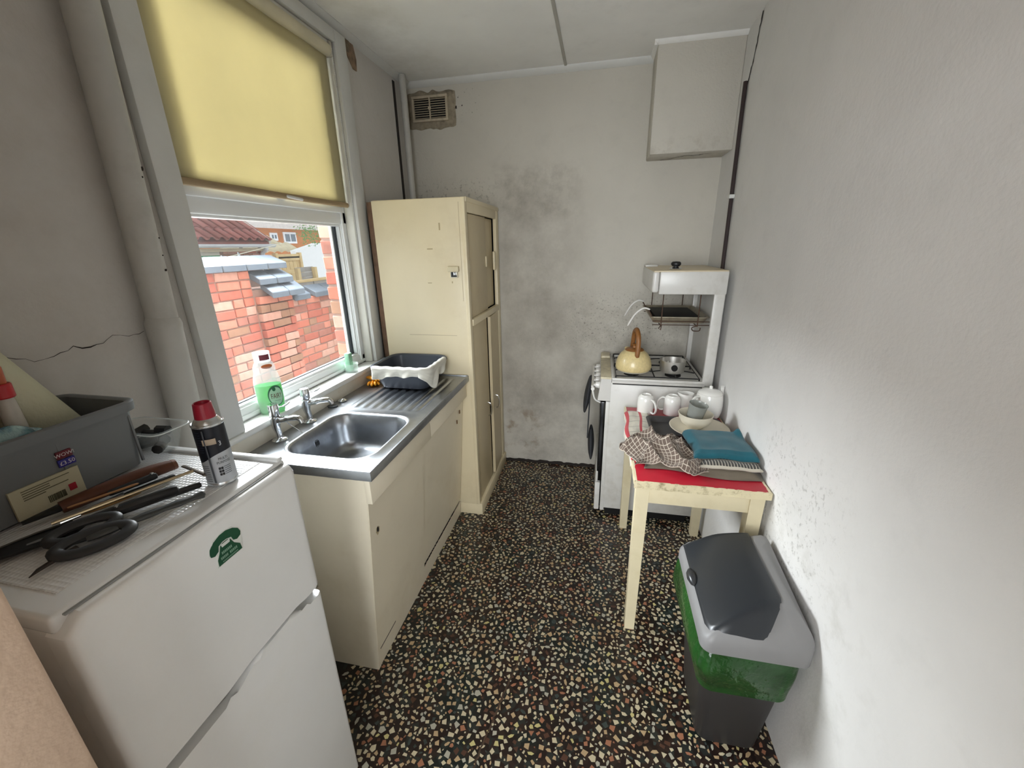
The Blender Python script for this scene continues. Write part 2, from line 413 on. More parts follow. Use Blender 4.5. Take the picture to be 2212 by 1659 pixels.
# worn repair line running along the floor
def ribbon(pts, w0, nrm, lift=.0008, jitter=.0, seed=1):
    rr = random.Random(seed); g = G(); nrm = Vector(nrm); P = []
    for i in range(len(pts)-1):
        a, b = Vector(pts[i]), Vector(pts[i+1]); n = max(2, int((b-a).length/.012))
        for k in range(n): P.append(a.lerp(b, k/n))
    P.append(Vector(pts[-1])); L = []; m = len(P)
    for i, p in enumerate(P):
        tdir = (P[min(i+1, m-1)]-P[max(i-1, 0)]).normalized(); side = tdir.cross(nrm).normalized()
        j = side*rr.uniform(-jitter, jitter); wd = (w0(i/(m-1)) if callable(w0) else w0)*rr.uniform(.5, 1.4)
        L.append((p+j+side*wd/2+nrm*lift, p+j-side*wd/2+nrm*lift))
    for i in range(m-1): g.add([L[i][0], L[i+1][0], L[i+1][1], L[i][1]], [(0, 1, 2, 3)])
    return g
def rg(pts, w0, nrm, th=.0012, **k):
    g = ribbon(pts, w0, nrm, **k); n = len(g.v)
    return g
M['repair'] = pm('floor_repair', '#4a382b', .6, var=.25, scale=30)
struct('repair_line', rg([(.86, .62, 0), (.92, .95, 0), (1.0, 1.3, 0)], .007, (0, 0, 1), jitter=.003), M['repair'], floor)

# --- walls
g = G()
for b_ in ((-.12, Y0-.1, -.1, 0, YL, H), (-.12, YR, -.1, 0, D+.1, H), (-.12, YL, -.1, 0, YR, ZS-.03), (-.12, YL, ZT, 0, YR, H)): g.box(*b_)
wl = struct('wall_left', g, M['wall_l'])
g = G(); g.box(0, .932, .885, .028, 1.96, .955, .004); struct('upstand', g, pm('sill_front_paint', '#d8d2c3', .5, var=.06, scale=5, dirt='#b08a4a', dirt_amt=.5, dirt_scale=2.5), wl)
struct('crack', rg([(0.0005, .50, 1.379), (0.0005, .565, 1.349), (0.0005, .60, 1.35), (0.0005, .64, 1.362), (.0005, .672, 1.353), (.0005, .70, 1.357), (.0005, .725, 1.371), (.0005, .76, 1.364), (.0005, .80, 1.366)], lambda f: .0012+.0028*math.exp(-((f-.55)/.06)**2), (1, 0, 0), jitter=.0025), M['crack'], wl)
g = G(); g.box(W, -.5, -.1, W+.12, D+.1, H); wr = struct('wall_right', g, M['wall_r'])
struct('crack', rg([(W-.001, 2.262, 2.49), (W-.001, 2.285, 2.42), (W-.001, 2.30, 2.35), (W-.001, 2.345, 2.26), (W-.001, 2.36, 2.15)], lambda f: .014-.006*f, (-1, 0, 0), jitter=.004, seed=5), M['crack'], wr)
g = G(); g.box(-.12, D, -.1, W+.12, D+.12, H); wb = struct('wall_back', g, M['wall_b'])
# broken plaster and dark gap along the foot of the back wall
g = G(); rr = random.Random(4); pts = []
for i in range(41):
    x = .55+(1.27-.55)*i/40; pts.append((x, .018+.012*abs(nz((x*9, 0, 0)))+rr.uniform(0, .01)))
g.prism(pts+[(1.27, 0), (.55, 0)], 'y', D-.003, D+.002); struct('broken_foot', g, M['crack'], wb)
# ceiling boards with cover strips
g = G(); g.box(-.12, Y0-.1, H, W+.12, D+.12, H+.1); ce = struct('ceiling', g, M['ceil'])
g = G(); g.box(.950, .0, H-.005, .966, D, H+.01, .003); struct('trim_1', g, pm('ceiling_strip', '#b9b6ae', .6))
g = G(); q = [(D, H), (D-.028, H), (D-.027, H-.005), (D-.005, H-.027), (D, H-.028)]
g.prism(q, 'x', 0, 1.423); struct('trim_2', g, M['paint_w'])
g = G(); q = [(D-.194, H), (D-.212, H), (D-.211, H-.004), (D-.198, H-.017), (D-.194, H-.018)]
g.prism(q, 'x', 1.405, W); g.prism([(1.423, H), (1.405, H), (1.406, H-.004), (1.419, H-.017), (1.423, H-.018)], 'y', D-.212, D); struct('trim_3', g, M['ceil'])
g = G(); g.prism([(0, H), (.034, H), (.034, H-.004), (.008, H-.022), (0, H-.024)], 'y', 0, D); struct('trim_4', g, M['paint_w'])
# boxed-in chase in the far right corner
g = G(); g.box(1.423, D-.194, 2.005, W, D, H, .006); wx = struct('wall_boxing', g, plaster('boxing_plaster', '#c9c4b9', [('z', 1.9, 2.0, 2.02, 2.12, 'x', 1.3, 1.4, 1.9, 2, '#a39a8b', .5, 16, .5, .7)], bmp=.6))
struct('crack', rg([(1.50, D-.02, 2.0045), (1.56, D-.06, 2.0045), (1.62, D-.12, 2.0045), (1.66, D-.10, 2.0045), (1.70, D-.13, 2.0045)], .006, (0, 0, -1), jitter=.006, seed=8), M['crack'], wx)
# doorway wall beside the photographer and the room behind
g = G(); g.box(-.12, -.04, -.1, .628, .15, H+.1, .006); struct('wall_front', g, M['beige'])
g = G(); g.box(1.50, -.16, -.1, W+.12, -.04, H+.1); g.box(.628, -.16, 2.06, 1.5, -.04, H+.1); struct('wall_front_right', g, M['beige'])
hall = pm('hall_paint', '#cbc7c0', .8)
g = G(); g.box(-.12, -2.4, -.1, -.02, -.16, H); g.box(2.4, -2.4, -.1, 2.5, -.16, H); g.box(W+.1, -.16, -.1, 2.5, -.04, H); struct('wall_hall', g, hall)
g = G(); g.box(-.12, -2.4, H, 2.5, -.1, H+.1); struct('ceiling_hall', g, hall)
g = G(); g.box(W+.12, -2.4, -.12, 2.5, -.04, 0); struct('floor_hall', g, M['wood_brown'])

# --- window
win = bpy.data.objects.new('window_1', None); COL.objects.link(win); win['kind'] = 'structure'; win['label'] = 'white plastic framed window with a fixed lower pane and opener above'
def wpart(name, g, mat, parent=None, label=None):
    o = link(name, g.mesh(name, mat), parent or win)
    if label: o['label'] = label
    return o
xo, xi = -.105, -.045
g = G(); g.box(xo, YL, ZS-.02, xi, YL+.055, ZT, .006); wpart('jamb', g, M['upvc'])
g = G(); g.box(xo, YR-.055, ZS-.02, xi, YR, ZT, .006); g.box(xi-.01, YR-.05, ZS, xi+.006, YR-.035, ZT, .003); wpart('jamb', g, M['upvc'])
g = G(); g.box(xo, YL, ZS-.02, xi, YR, 1.028, .006); g.box(xi-.004, YL, .985, xi+.008, YR, 1.0, .003); wpart('bottom_rail', g, M['upvc'])
g = G(); g.box(xo, YL, 1.680, xi, YR, 1.738, .006); wpart('transom', g, M['upvc'])
g = G(); g.box(xo, YL, ZT-.05, xi, YR, ZT, .006); wpart('head', g, M['upvc'])
def bead(y0, y1, z0, z1, wd):
    g = G()
    for (a, b_, c_, d_) in ((y0, y1, z0, z0+wd), (y0, y1, z1-wd, z1), (y0, y0+wd, z0+wd, z1-wd), (y1-wd, y1, z0+wd, z1-wd)): g.box(-.085, a, c_, xi-.006, b_, d_, .004)
    return g
wpart('glazing_bead', bead(YL+.05, YR-.05, 1.024, 1.684, .014), M['upvc'])
gk = G()
for (a, b_, c_, d_) in ((YL+.06, YR-.062, 1.036, 1.042), (YR-.070, YR-.063, 1.038, 1.672)): gk.box(-.083, a, c_, -.070, b_, d_)
wpart('gasket', gk, M['gasket'])
g = G(); g.box(-.0835, YR-.093, 1.038, -.073, YR-.071, 1.672); g.box(-.0835, YL+.06, 1.03, -.073, YR-.064, 1.037); wpart('spacer_bar', g, pm('spacer_dark', '#565b62', .4, .3))
g = G(); g.box(-.085, YR-.100, 1.038, -.0725, YR-.093, 1.672); wpart('outer_frame_edge', g, M['upvc'])
glass = clear('window_glass', '#ffffff', .94, .02)  # whitish diffuse share imitates veiling glare over the view outside
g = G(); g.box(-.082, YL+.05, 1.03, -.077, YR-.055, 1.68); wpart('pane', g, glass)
g = G()  # opening top light
for (a, b_, c_, d_) in ((YL+.045, YR-.045, 1.730, 1.792), (YL+.045, YR-.045, ZT-.1, ZT-.04), (YL+.045, YL+.1, 1.79, ZT-.098), (YR-.1, YR-.045, 1.79, ZT-.098)): g.box(-.10, a, c_, -.034, b_, d_, .006)
sash = wpart('opening_sash', g, M['upvc'])
g = G(); g.box(-.036, 1.43, 1.755, -.022, 1.475, 1.772, .004); g.tube(bez([(-.024, 1.452, 1.765), (-.010, 1.452, 1.765), (-.004, 1.47, 1.764), (-.004, 1.54, 1.760)]), .006, 8); wpart('catch_handle', g, M['paint_w'], sash)
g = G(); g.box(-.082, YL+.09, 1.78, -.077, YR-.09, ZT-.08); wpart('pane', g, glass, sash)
g = G(); g.box(-.046, .925, .955, .036, 1.985, .980, .007); struct('trim_5', g, pm('sill_board', '#e3e4e0', .35, var=.03, dirt='#b9a986', dirt_amt=.25), label='white window sill board')
g = G(); g.box(0, .925, .98, .03, YL, H-.03, .004); struct('trim_6', g, M['paint_w'])
g = G(); g.box(0, YR, .98, .02, 1.985, H-.03, .004); struct('trim_7', g, M['paint_w'])
g = G(); g.box(0, YL, ZT, .02, YR, H-.03, .004); struct('trim_8', g, M['paint_w'])
g = G(); g.box(-.12, YL, ZS-.03, -.045, YL+.001, ZT); g.box(-.045, YR-.012, .98, .0, YR, ZT, .003); g.box(-.045, YL, ZT-.012, 0, YR, ZT, .003); struct('trim_9', g, pm('reveal_lining', '#dcd9cf', .5))
# torn paper patch by the window head
g = G(); pl = [(1.99, 2.478), (2.075, 2.478), (2.092, 2.425), (2.085, 2.375), (2.055, 2.375), (2.02, 2.41)]
g.prism(pl, 'x', -.001, .004); struct('bare_patch', g, pm('bare_plaster_patch', '#86705a', .9, var=.35, scale=40, bmp=.5), wl)
g = G(); g.prism([(1.99, 2.478), (2.04, 2.478), (2.03, 2.43), (2.005, 2.43)], 'x', -.001, .006); struct('bare_patch', g, pm('bare_plaster_grey', '#6f6250', .9, var=.35, scale=50, bmp=.6), wl)

# roller blind
th = Thing('roller_blind', 'yellowed cream roller blind pulled halfway down the window', 'blind', (-.012, 1.44, 1.755))
blindm = translucent('blind_cloth', '#d9cfa6', '#b8b195', .40)
g = G()
def bl(u, v_):
    y = YL+.006+u*(YR-.035-YL); z = 1.768+v_*(2.385-1.768)
    return (-.014+.0035*math.sin(y*9+1)*(1-v_)+.002*math.sin(y*23), y, z)
g.grid(bl, 40, 16); th.part('cloth', g, blindm, solid=.0012)
g = G(); g.tube([(-.012, YL+.004, 1.765), (-.012, YR-.03, 1.765)], .0095, 10, flat=1.2); th.part('hem_bar', g, pm('hem', '#a08a6a', .6, var=.1))
g = G(); g.tube([(-.008, YL+.004, 2.385), (-.008, YR-.03, 2.385)], .024, 16); th.part('roller', g, pm('blind_roll', '#d5cdb2', .7))
g = G(); g.box(-.04, YR-.03, 2.36, .012, YR-.016, 2.418, .004); th.part('bracket', g, pm('bracket_plastic', '#b9b3a4', .5))
g = G(); pp = [(.012, YR-.022, 2.39-i*.008) for i in range(148)]
for p in pp: g.lathe([(.0004, -.002), (.0021, 0), (.0004, .002)], 6, p)
g.tube([pp[0], pp[-1]], .0007, 4); th.part('bead_chain', g, M['upvc'])

# --- pipes
th = Thing('waste_pipe', 'thick white painted waste pipe with dark chips, left of window', 'pipe', (.045, .81, .0))
g = G(); g.tube([(.045, .862, 2.49), (.045, .822, 1.375)], .035, 20); th.part('upper_pipe', g, M['pipe'])
g = G(); g.tube([(.045, .824, 1.40), (.045, .8225, 1.385), (.045, .8215, 1.372), (.045, .80, .92), (.045, .79, .02)], [.036, .041, .040, .038, .038], 20); th.part('lower_pipe', g, M['pipe'])
for (y, z, w_, h_) in ((.858, 1.765, .009, .012), (.851, 1.745, .004, .005), (.852, 1.603, .005, .005), (.842, 1.523, .009, .007), (.848, 1.56, .004, .004)):
    a = math.asin(min(.95, (y-(.822+(z-1.375)*.036))/.035)) if abs(y-(.822+(z-1.375)*.036)) < .034 else 0
    yc = .822+(z-1.375)*.036
    g = G()
    for k in range(1): g.prism([(y+w_*math.cos(q)*.5*(1+.3*math.sin(q*3+k)), z+h_*math.sin(q)*(.6+.3*math.cos(q*2+k))) for q in [i*PI/4 for i in range(8)]], 'x', .045+.035*math.cos(a)-.004, .045+.035*math.cos(a)+.0006)
    th.part('paint_chip', g, M['crack'])
th = Thing('corner_pipe', 'slim white painted pipe standing in the far left corner', 'pipe', (.045, 2.52, 1.70))
g = G(); g.tube([(.042, 2.51, H-.004), (.040, 2.52, 1.0)], .019, 16); th.part('pipe', g, M['pipe'])
g = G(); g.box(.0005, 2.463, 1.7, .004, 2.487, 2.46); th.part('dark_gap', g, M['crack'])
th = Thing('gas_pipe', 'dark brown gas pipe running down the right wall to the cooker', 'pipe', (W-.012, 2.30, 1.2))
g = G(); g.tube([(W-.012, 2.345, 2.262), (W-.012, 2.31, 1.75), (W-.012, 2.28, 1.2)], .0095, 10); th.part('pipe', g, M['brown_pipe'])
g = G(); g.box(W-.024, 2.300, 1.765, W, 2.335, 1.783, .002); th.part('clip', g, M['paint_w'])

# --- air vent
th = Thing('air_vent', 'small louvred air vent set in rough mortar under the ceiling', 'vent', (.15, D, 2.29))
vx0, vx1, vz0, vz1 = .035, .262, 2.288, 2.424
g = G(); rr = random.Random(2)
n = 72; outer = []; inner = []; mid = []
for i in range(n):
    a = 2*PI*i/n; cx, cz = (vx0+vx1)/2, (vz0+vz1)/2
    def sq(hx, hz): 
        c_, s_ = math.cos(a), math.sin(a); k = 1/max(abs(c_)/hx, abs(s_)/hz); return cx+c_*k, cz+s_*k
    ox, oz = sq(.155+.012*nz((math.cos(a)*2, math.sin(a)*2, 3)), .098+.012*nz((math.cos(a)*3, math.sin(a)*3, 9)))
    ox = max(.003, ox); oz = min(H-.037, oz-.006)
    ix, iz = sq(.111, .066); mx_, mz_ = (ox*.5+ix*.5), (oz*.5+iz*.5)
    outer.append((ox, D-.001, oz)); mid.append((mx_+.006*nz((a*7, 1, 2)), D-.016-.006*nz((a*5, 3, 1)), mz_+.006*nz((a*9, 4, 2)))); inner.append((ix, D-.012, iz))
g.rings([outer, mid, inner], False, False); th.part('mortar', g, pm('vent_mortar', '#968b78', .95, var=.25, scale=30, bmp=.9, bscale=70, dirt='#5c5142', dirt_amt=.8, dirt_scale=20), angle=60)
g = G(); g.box(vx0+.012, D-.013, vz0+.012, vx1-.012, D-.0005, vz1-.012); th.part('opening', g, M['dark'])
g = G()
for (a, b_, c_, d_) in ((vx0, vx1, vz0, vz0+.014), (vx0, vx1, vz1-.014, vz1), (vx0, vx0+.014, vz0+.013, vz1-.013), (vx1-.014, vx1, vz0+.013, vz1-.013)): g.box(a, D-.026, c_, b_, D-.01, d_, .003)
vm = pm('vent_plastic', '#b9ac96', .6, var=.12, dirt='#6c6050', dirt_amt=.6, dirt_scale=18)
th.part('frame', g, vm)
sl = None
for i in range(9):
    g = G(); z = vz0+.020+i*(vz1-vz0-.040)/8
    g.hexa([(vx0+.013, D-.024, z-.004), (vx1-.013, D-.024, z-.004), (vx1-.013, D-.013, z+.002), (vx0+.013, D-.013, z+.002), (vx0+.013, D-.024, z-.0015), (vx1-.013, D-.024, z-.0015), (vx1-.013, D-.013, z+.0045), (vx0+.013, D-.013, z+.0045)])
    th.part('slat', g, vm)
g = G(); g.box(.145, D-.026, vz0+.01, .152, D-.012, vz1-.01, .001); g.lathe([(.010, -.003), (.010, .003)], 10, (0, 0, 0)); g.xf(Matrix.Translation((.1485, D-.0255, (vz0+vz1)/2)) @ Matrix.Rotation(PI/2, 4, 'X'), 8 if False else len(g.v)-20); th.part('centre_bar', g, vm)
g = G()
for (x, z, r_) in ((.300, 2.412, .010), (.306, 2.355, .009), (.345, 2.362, .004), (.322, 2.405, .003)):
    g.prism([(x+r_*math.cos(k*PI/4)*(.6+.5*((k*7) % 3)/2), z+r_*math.sin(k*PI/4)*(.7+.5*((k*5) % 3)/2)) for k in range(8)], 'y', D-.002, D+.001)
struct('plaster_hole', g, M['crack'], wb)
# ================================================================== fridge and what lies on it
def pslab(poly, axis, a0, a1, b=.004, seg=3):
    """bevelled slab from a polygon in the two other axes"""
    bm = bmesh.new()
    def pt(p, a): return {'x': (a, p[0], p[1]), 'y': (p[0], a, p[1]), 'z': (p[0], p[1], a)}[axis]
    v0 = [bm.verts.new(pt(p, a0)) for p in poly]; v1 = [bm.verts.new(pt(p, a1)) for p in poly]; n = len(poly)
    bm.faces.new(v0); top = bm.faces.new(v1)
    for i in range(n): bm.faces.new((v0[i], v0[(i+1) % n], v1[(i+1) % n], v1[i]))
    if b: bmesh.ops.bevel(bm, geom=list(top.edges), offset=b, segments=seg, affect='EDGES', profile=.5, clamp_overlap=True)
    g = G(); g.bm(bm); return g
FX, FY0, FY1, FZ = .536, .205, .644, 1.12
th = Thing('fridge_freezer', 'white two-door fridge freezer beside the doorway, cluttered on top', 'fridge', (.27, .42, 0))
g = G(); g.box(.035, FY0+.012, .03, .49, FY1-.012, 1.09, .006); th.part('cabinet_body', g, M['white_app'])
g = G(); g.box(.03, FY0+.006, 1.085, FX-.024, FY1-.004, FZ-.004, .007, 3)
g.box(.03, FY1-.022, FZ-.006, FX-.028, FY1-.004, FZ+.003, .003); g.box(.03, FY0+.006, FZ-.006, .045, FY1-.004, FZ+.003, .003)
top = th.part('top_panel', g, M['white_top'])
mt, t, bs = newmat('dimpled_plastic'); v = coord(t, scale=(1, 1, 1)); wv = nd(t, 'ShaderNodeTexVoronoi'); wv.inputs['Scale'].default_value = 125; wv.inputs['Randomness'].default_value = 0.0; t.links.new(v, wv.inputs['Vector'])
bs.inputs['Base Color'].default_value = lin('#e2e3e3'); bs.inputs['Roughness'].default_value = .25; bump(t, bs, wv.outputs['Distance'], .55, .004)
g = G(); g.box(.055, FY0+.04, FZ-.006, FX-.065, FY1-.03, FZ-.0025, .001); th.part('dimpled_panel', g, mt, top)
# upper and lower doors with the wavy grip line between them
def seam_top(y):
    m_ = smooth(.36, .43, y)*(1-smooth(.55, .60, y)); return .764+.008*m_
def seam_bot(y):
    m_ = smooth(.36, .45, y)*(1-smooth(.54, .59, y)); return .738+.026*m_
ys = [FY0+.004+(FY1-FY0-.008)*i/30 for i in range(31)]
poly = [(y, seam_top(y)) for y in ys]+[(FY1-.004, 1.09), (FY1-.012, 1.108), (FY0+.03, 1.108), (FY0+.004, 1.085)]
ud = th.part('freezer_door', pslab(poly, 'x', .495, FX, .012), M['white_app'])
poly = [(y, seam_bot(y)) for y in reversed(ys)]+[(FY0+.004, .04), (FY1-.004, .04)]
ld = th.part('fridge_door', pslab(poly, 'x', .495, FX, .010), M['white_app'])
g = G(); rs = []
for y in ys:
    zt, zb = seam_top(y)+.002, seam_bot(y)-.002; m_ = smooth(.30, .38, y)*(1-smooth(.545, .60, y)); xb = .512+.012*m_
    rs.append([(.49, y, zb), (xb-.006, y, zb), (xb, y, (zt+zb)/2), (xb, y, zt), (.49, y, zt)])
g.rings(rs); th.part('grip_trim', g, pm('grip_grey', '#9a9996', .4), ud)
g = G(); g.box(.49, FY1-.016, .752, FX-.004, FY1-.005, .764, .003); th.part('hinge', g, M['chrome'], ld)
g = G(); g.box(.50, FY0+.02, 1.1075, FX-.019, FY1-.014, 1.1105, .001); th.part('door_seal', g, pm('door_seal', '#8f9190', .6), ud)
g = G(); g.box(.10, FY0+.05, 0, .48, FY1-.05, .035); th.part('plinth', g, M['grey_d'])
# green telephone sticker
gm = pm('sticker_green', '#0f4a30', .4, var=.05); wm = pm('sticker_white', '#d9dcd6', .5, var=.02)
def st(y, z): return (.440+(y-.5)*.068, 1.046+(z-.5)*.058)     # sticker space 0..1
def spoly(pts, x0, x1, mi=0, g=None):
    g = g or G(); g.prism([st(*p) for p in pts], 'x', x0, x1, mi); return g
hs = [(.02, .58), (.06, .74), (.2, .9), (.4, .99), (.6, 1.0), (.8, .92), (.95, .78), (1.0, .62), (.97, .50), (.85, .44), (.74, .50), (.70, .66), (.55, .72), (.42, .72), (.30, .66), (.26, .50), (.14, .43), (.04, .48)]
g = spoly([(.0, .56), (.2, .95), (.5, 1.04), (.8, .97), (1.03, .65), (1.0, .45), (.95, -.03), (.12, -.03), (.2, .4)], FX, FX+.0006); back = th.part('sticker', g, wm, ud, label='telephone shaped green and white sticker')
g = spoly(hs, FX, FX+.0012); th.part('sticker_print', g, gm, ud)
g = spoly([(.34, .62), (.42, .68), (.58, .68), (.66, .62), (.74, .40), (.90, .22), (.92, .0), (.17, .0), (.18, .22), (.27, .40)], FX, FX+.0012); th.part('sticker_print', g, gm, ud)
g = spoly([(.38, .55), (.36, .66), (.64, .66), (.62, .55)], FX, FX+.0016); th.part('sticker_print', g, wm, ud)
g = G()
for (z0, ys_) in ((.32, [(.33, .66)]), (.155, [(.27, .50), (.55, .80)]), (.05, [(.3, .8)])):   # rows of tiny unreadable print
    for (a, b_) in ys_:
        n = int((b_-a)/.045)
        for k in range(n):
            yy = a+(b_-a)*k/n; hgt = .09 if z0 > .1 else .035
            spoly([(yy, z0), (yy+.03, z0), (yy+.03, z0+hgt), (yy, z0+hgt)], FX, FX+.0016, 0, g)
th.part('sticker_print', g, pm('sticker_small_print', '#7d9c88', .5), ud)

# grey storage tub
TB = pm('tub_plastic', '#6f7274', .45, var=.03)
th = Thing('storage_tub', 'grey plastic storage tub with price stickers on the fridge top', 'tub', (.13, .37, FZ))
g = G(); rs = []
prof = [(0.012, .0), (.006, .003), (.0, .10), (-.002, .128), (-.012, .130), (-.014, .148), (-.011, .150), (-.004, .150), (.001, .147), (.003, .12), (.008, .008), (.014, .006)]
for (ins, z) in prof: rs.append(rrect(.035+ins, .165+ins, .225-ins, .568-ins, .018+max(0, -ins), FZ+.001+z, 5))
g.rings(rs); tub = th.part('tub_body', g, TB)
for y in (.17, .3, .43, .555):
    g = G(); g.box(.222, y, FZ+.012, .2262, y+.004, FZ+.118); th.part('rib', g, TB, tub)
def face(y0, z0, y1, z1, x, tilt=0): 
    g = G(); g.box(x-.001, y0, z0, x+.0006, y1, z1); return g
XF = .2262
g = G(); g.hexa([(XF-.004, .347, 1.126), (XF+.0002, .347, 1.126), (XF+.0002, .447, 1.126), (XF-.004, .447, 1.126), (XF-.003, .347, 1.182), (XF+.0012, .347, 1.182), (XF+.0012, .447, 1.182), (XF-.003, .447, 1.182)])
lb = th.part('paper_label', g, pm('label_paper', '#bdb79c', .8, var=.05, dirt='#93906f', dirt_amt=.25, dirt_scale=30), tub, label='white paper product label')
g = G(); rr = random.Random(5); y = .392
while y < .418: wd = rr.uniform(.0006, .0016); g.box(XF, y, 1.135, XF+.0016, y+wd, 1.148); y += wd+rr.uniform(.0005, .0012)
for i in range(5): g.box(XF, .362, 1.158+i*.0042, XF+.0018, .362+rr.uniform(.03, .07), 1.1592+i*.0042)
th.part('label_print', g, pm('label_ink', '#5c5844', .8), tub)
g = G(); g.box(XF, .424, 1.140, XF+.0016, .435, 1.153); th.part('label_print', g, pm('label_red', '#a3182c', .6), tub)
g = G(); g.box(XF-.002, .4235, 1.205, XF+.0018, .4475, 1.2195, .0012); th.part('price_sticker', g, pm('price_red', '#6a1626', .5), tub)
g = G(); g.box(XF-.002, .4225, 1.189, XF+.0018, .4485, 1.2035, .0012); th.part('price_sticker', g, pm('price_blue', '#2a2380', .5), tub)
for txt, zc, s_ in (('WOW!', 1.2122, .0095), ('£3.50', 1.196, .0105)):
    g = text_g(txt, s_, extrude=.0002); g.xf(Matrix.Translation((XF+.002, .4355, zc)) @ Matrix.Rotation(PI/2, 4, 'Z') @ Matrix.Rotation(PI/2, 4, 'X')); th.part('price_print', g, pm('price_ink', '#d8cfd0', .6), tub)
# paper roll leaning in the tub
th = Thing('kitchen_roll', 'cream paper kitchen roll leaning across the grey tub', 'paper roll', (.13, .50, FZ+.02))
A = Vector((.106, .512, FZ+.060)); B = Vector((.103, .408, FZ+.280)); ax = (B-A).normalized()
g = G(); n = 28; rs = []
side = ax.cross(Vector((1, 0, 0))).normalized(); up2 = side.cross(ax).normalized()
def rring(p, r_): return [p+(side*math.cos(2*PI*k/n)+up2*math.sin(2*PI*k/n))*r_ for k in range(n)]
g.rings([rring(A, .018), rring(A, .050), rring(A+ax*.003, .052), rring(B-ax*.003, .052), rring(B, .050), rring(B, .018), rring(B-ax*.01, .017), rring(A+ax*.01, .017)], False, False, loop=False)
rm, t, bs = newmat('kitchen_paper'); v = coord(t); bs.inputs['Base Color'].default_value = lin('#c9c7ad'); bs.inputs['Roughness'].default_value = .95; bump(t, bs, noise(t, v, 130, 2), .5, .003)
th.part('paper', g, rm)
g = G(); g.rings([rring(A+ax*.001, .0185), rring(B-ax*.001, .0185), rring(B-ax*.001, .0165), rring(A+ax*.001, .0165)], False, False, loop=True); th.part('core', g, pm('card_core', '#8c6a45', .9))
# packet of cleaning cloths, bottle with red cap
th = Thing('cloth_packet', 'crinkled clear packet of blue and teal cleaning cloths in the tub', 'packet', (.165, .38, FZ+.05))
pk, t, bs = newmat('packet_film'); v = coord(t); c = mix(t, ramp(t, noise(t, v, 26, 3), .4, .6), lin('#2b6a78'), lin('#8fb0b2')); c = mix(t, ramp(t, noise(t, v, 17, 2), .55, .62), c, lin('#243f66')); t.links.new(c, bs.inputs['Base Color']); bs.inputs['Roughness'].default_value = .18; bs.inputs['Coat Weight'].default_value = .6; bump(t, bs, noise(t, v, 42, 4), .9, .012)
g = G()
def pkf(u, v_):
    a = u*2*PI; ph = (v_-.5)*PI
    x = math.cos(ph)*math.cos(a); y = math.cos(ph)*math.sin(a); z = math.sin(ph)
    q = lambda c_: math.copysign(abs(c_)**.7, c_)
    p = Vector((.196+q(x)*.018, .365+q(y)*.080, FZ+.105+q(z)*.058)); p += Vector((x, y, z))*.010*nz(p, 32)
    return p
g.grid(pkf, 40, 22, False); th.part('film', g, pk, angle=80)
th = Thing('spray_bottle', 'slim white bottle with red collar and orange head in the tub, cut by the frame', 'bottle', (.172, .418, FZ+.008))
bq = (.172, .418, FZ)
g = G(); g.lathe([(.001, .009), (.013, .010), (.014, .016), (.014, .16), (.012, .20), (.010, .212), (.001, .212)], 20, bq); th.part('body', g, pm('bottle_white', '#b9b4ab', .4, var=.08, scale=30))
g = G(); g.lathe([(.014, .208), (.0155, .210), (.0155, .232), (.014, .234), (.001, .234)], 20, bq); th.part('collar', g, pm('cap_red', '#b3121f', .35))
g = G(); g.lathe([(.010, .233), (.011, .236), (.012, .262), (.009, .272), (.001, .273)], 16, bq); th.part('head', g, pm('head_orange', '#b5562e', .4, var=.15, scale=60))
# clear punnet with dark bits
th = Thing('clear_punnet', 'clear plastic food punnet holding dark odds and ends behind the tub', 'punnet', (.165, .60, FZ))
cp = clear('clear_plastic', '#e8efee', .86, .12)
g = G(); rs = []
for (ins, z) in ((.022, .0), (.016, .004), (.004, .055), (.002, .058), (-.008, .059), (-.008, .061), (.003, .061), (.006, .055), (.018, .006), (.024, .003)): rs.append(rrect(.100+ins, .578+ins, .252-ins, .655-ins, .02, FZ+.003+z, 5))
g.rings(rs); th.part('tray', g, cp)
g = G(); g.tube(rrect(.094, .572, .258, .661, .022, FZ+.063, 5), .0014, 6, loop=True); th.part('rim', g, pm('clear_rim', '#dfe5e3', .2))
g = G(); rr = random.Random(9)
for k, (x, y, z, l) in enumerate(((.15, .585, .02, .05), (.19, .59, .025, .045), (.17, .61, .034, .05), (.215, .60, .03, .03), (.14, .605, .04, .04), (.20, .615, .045, .03), (.225, .58, .02, .03))):
    a = rr.uniform(0, 3); p = Vector((x, y+.016, FZ+.004+z)); d = Vector((math.cos(a), math.sin(a), rr.uniform(-.2, .3)))*l/2
    g.tube([p-d, p-d*.9, p+d*.9, p+d], [.004, .011, .011, .004], 8)
th.part('contents', g, M['black'], kind='stuff')

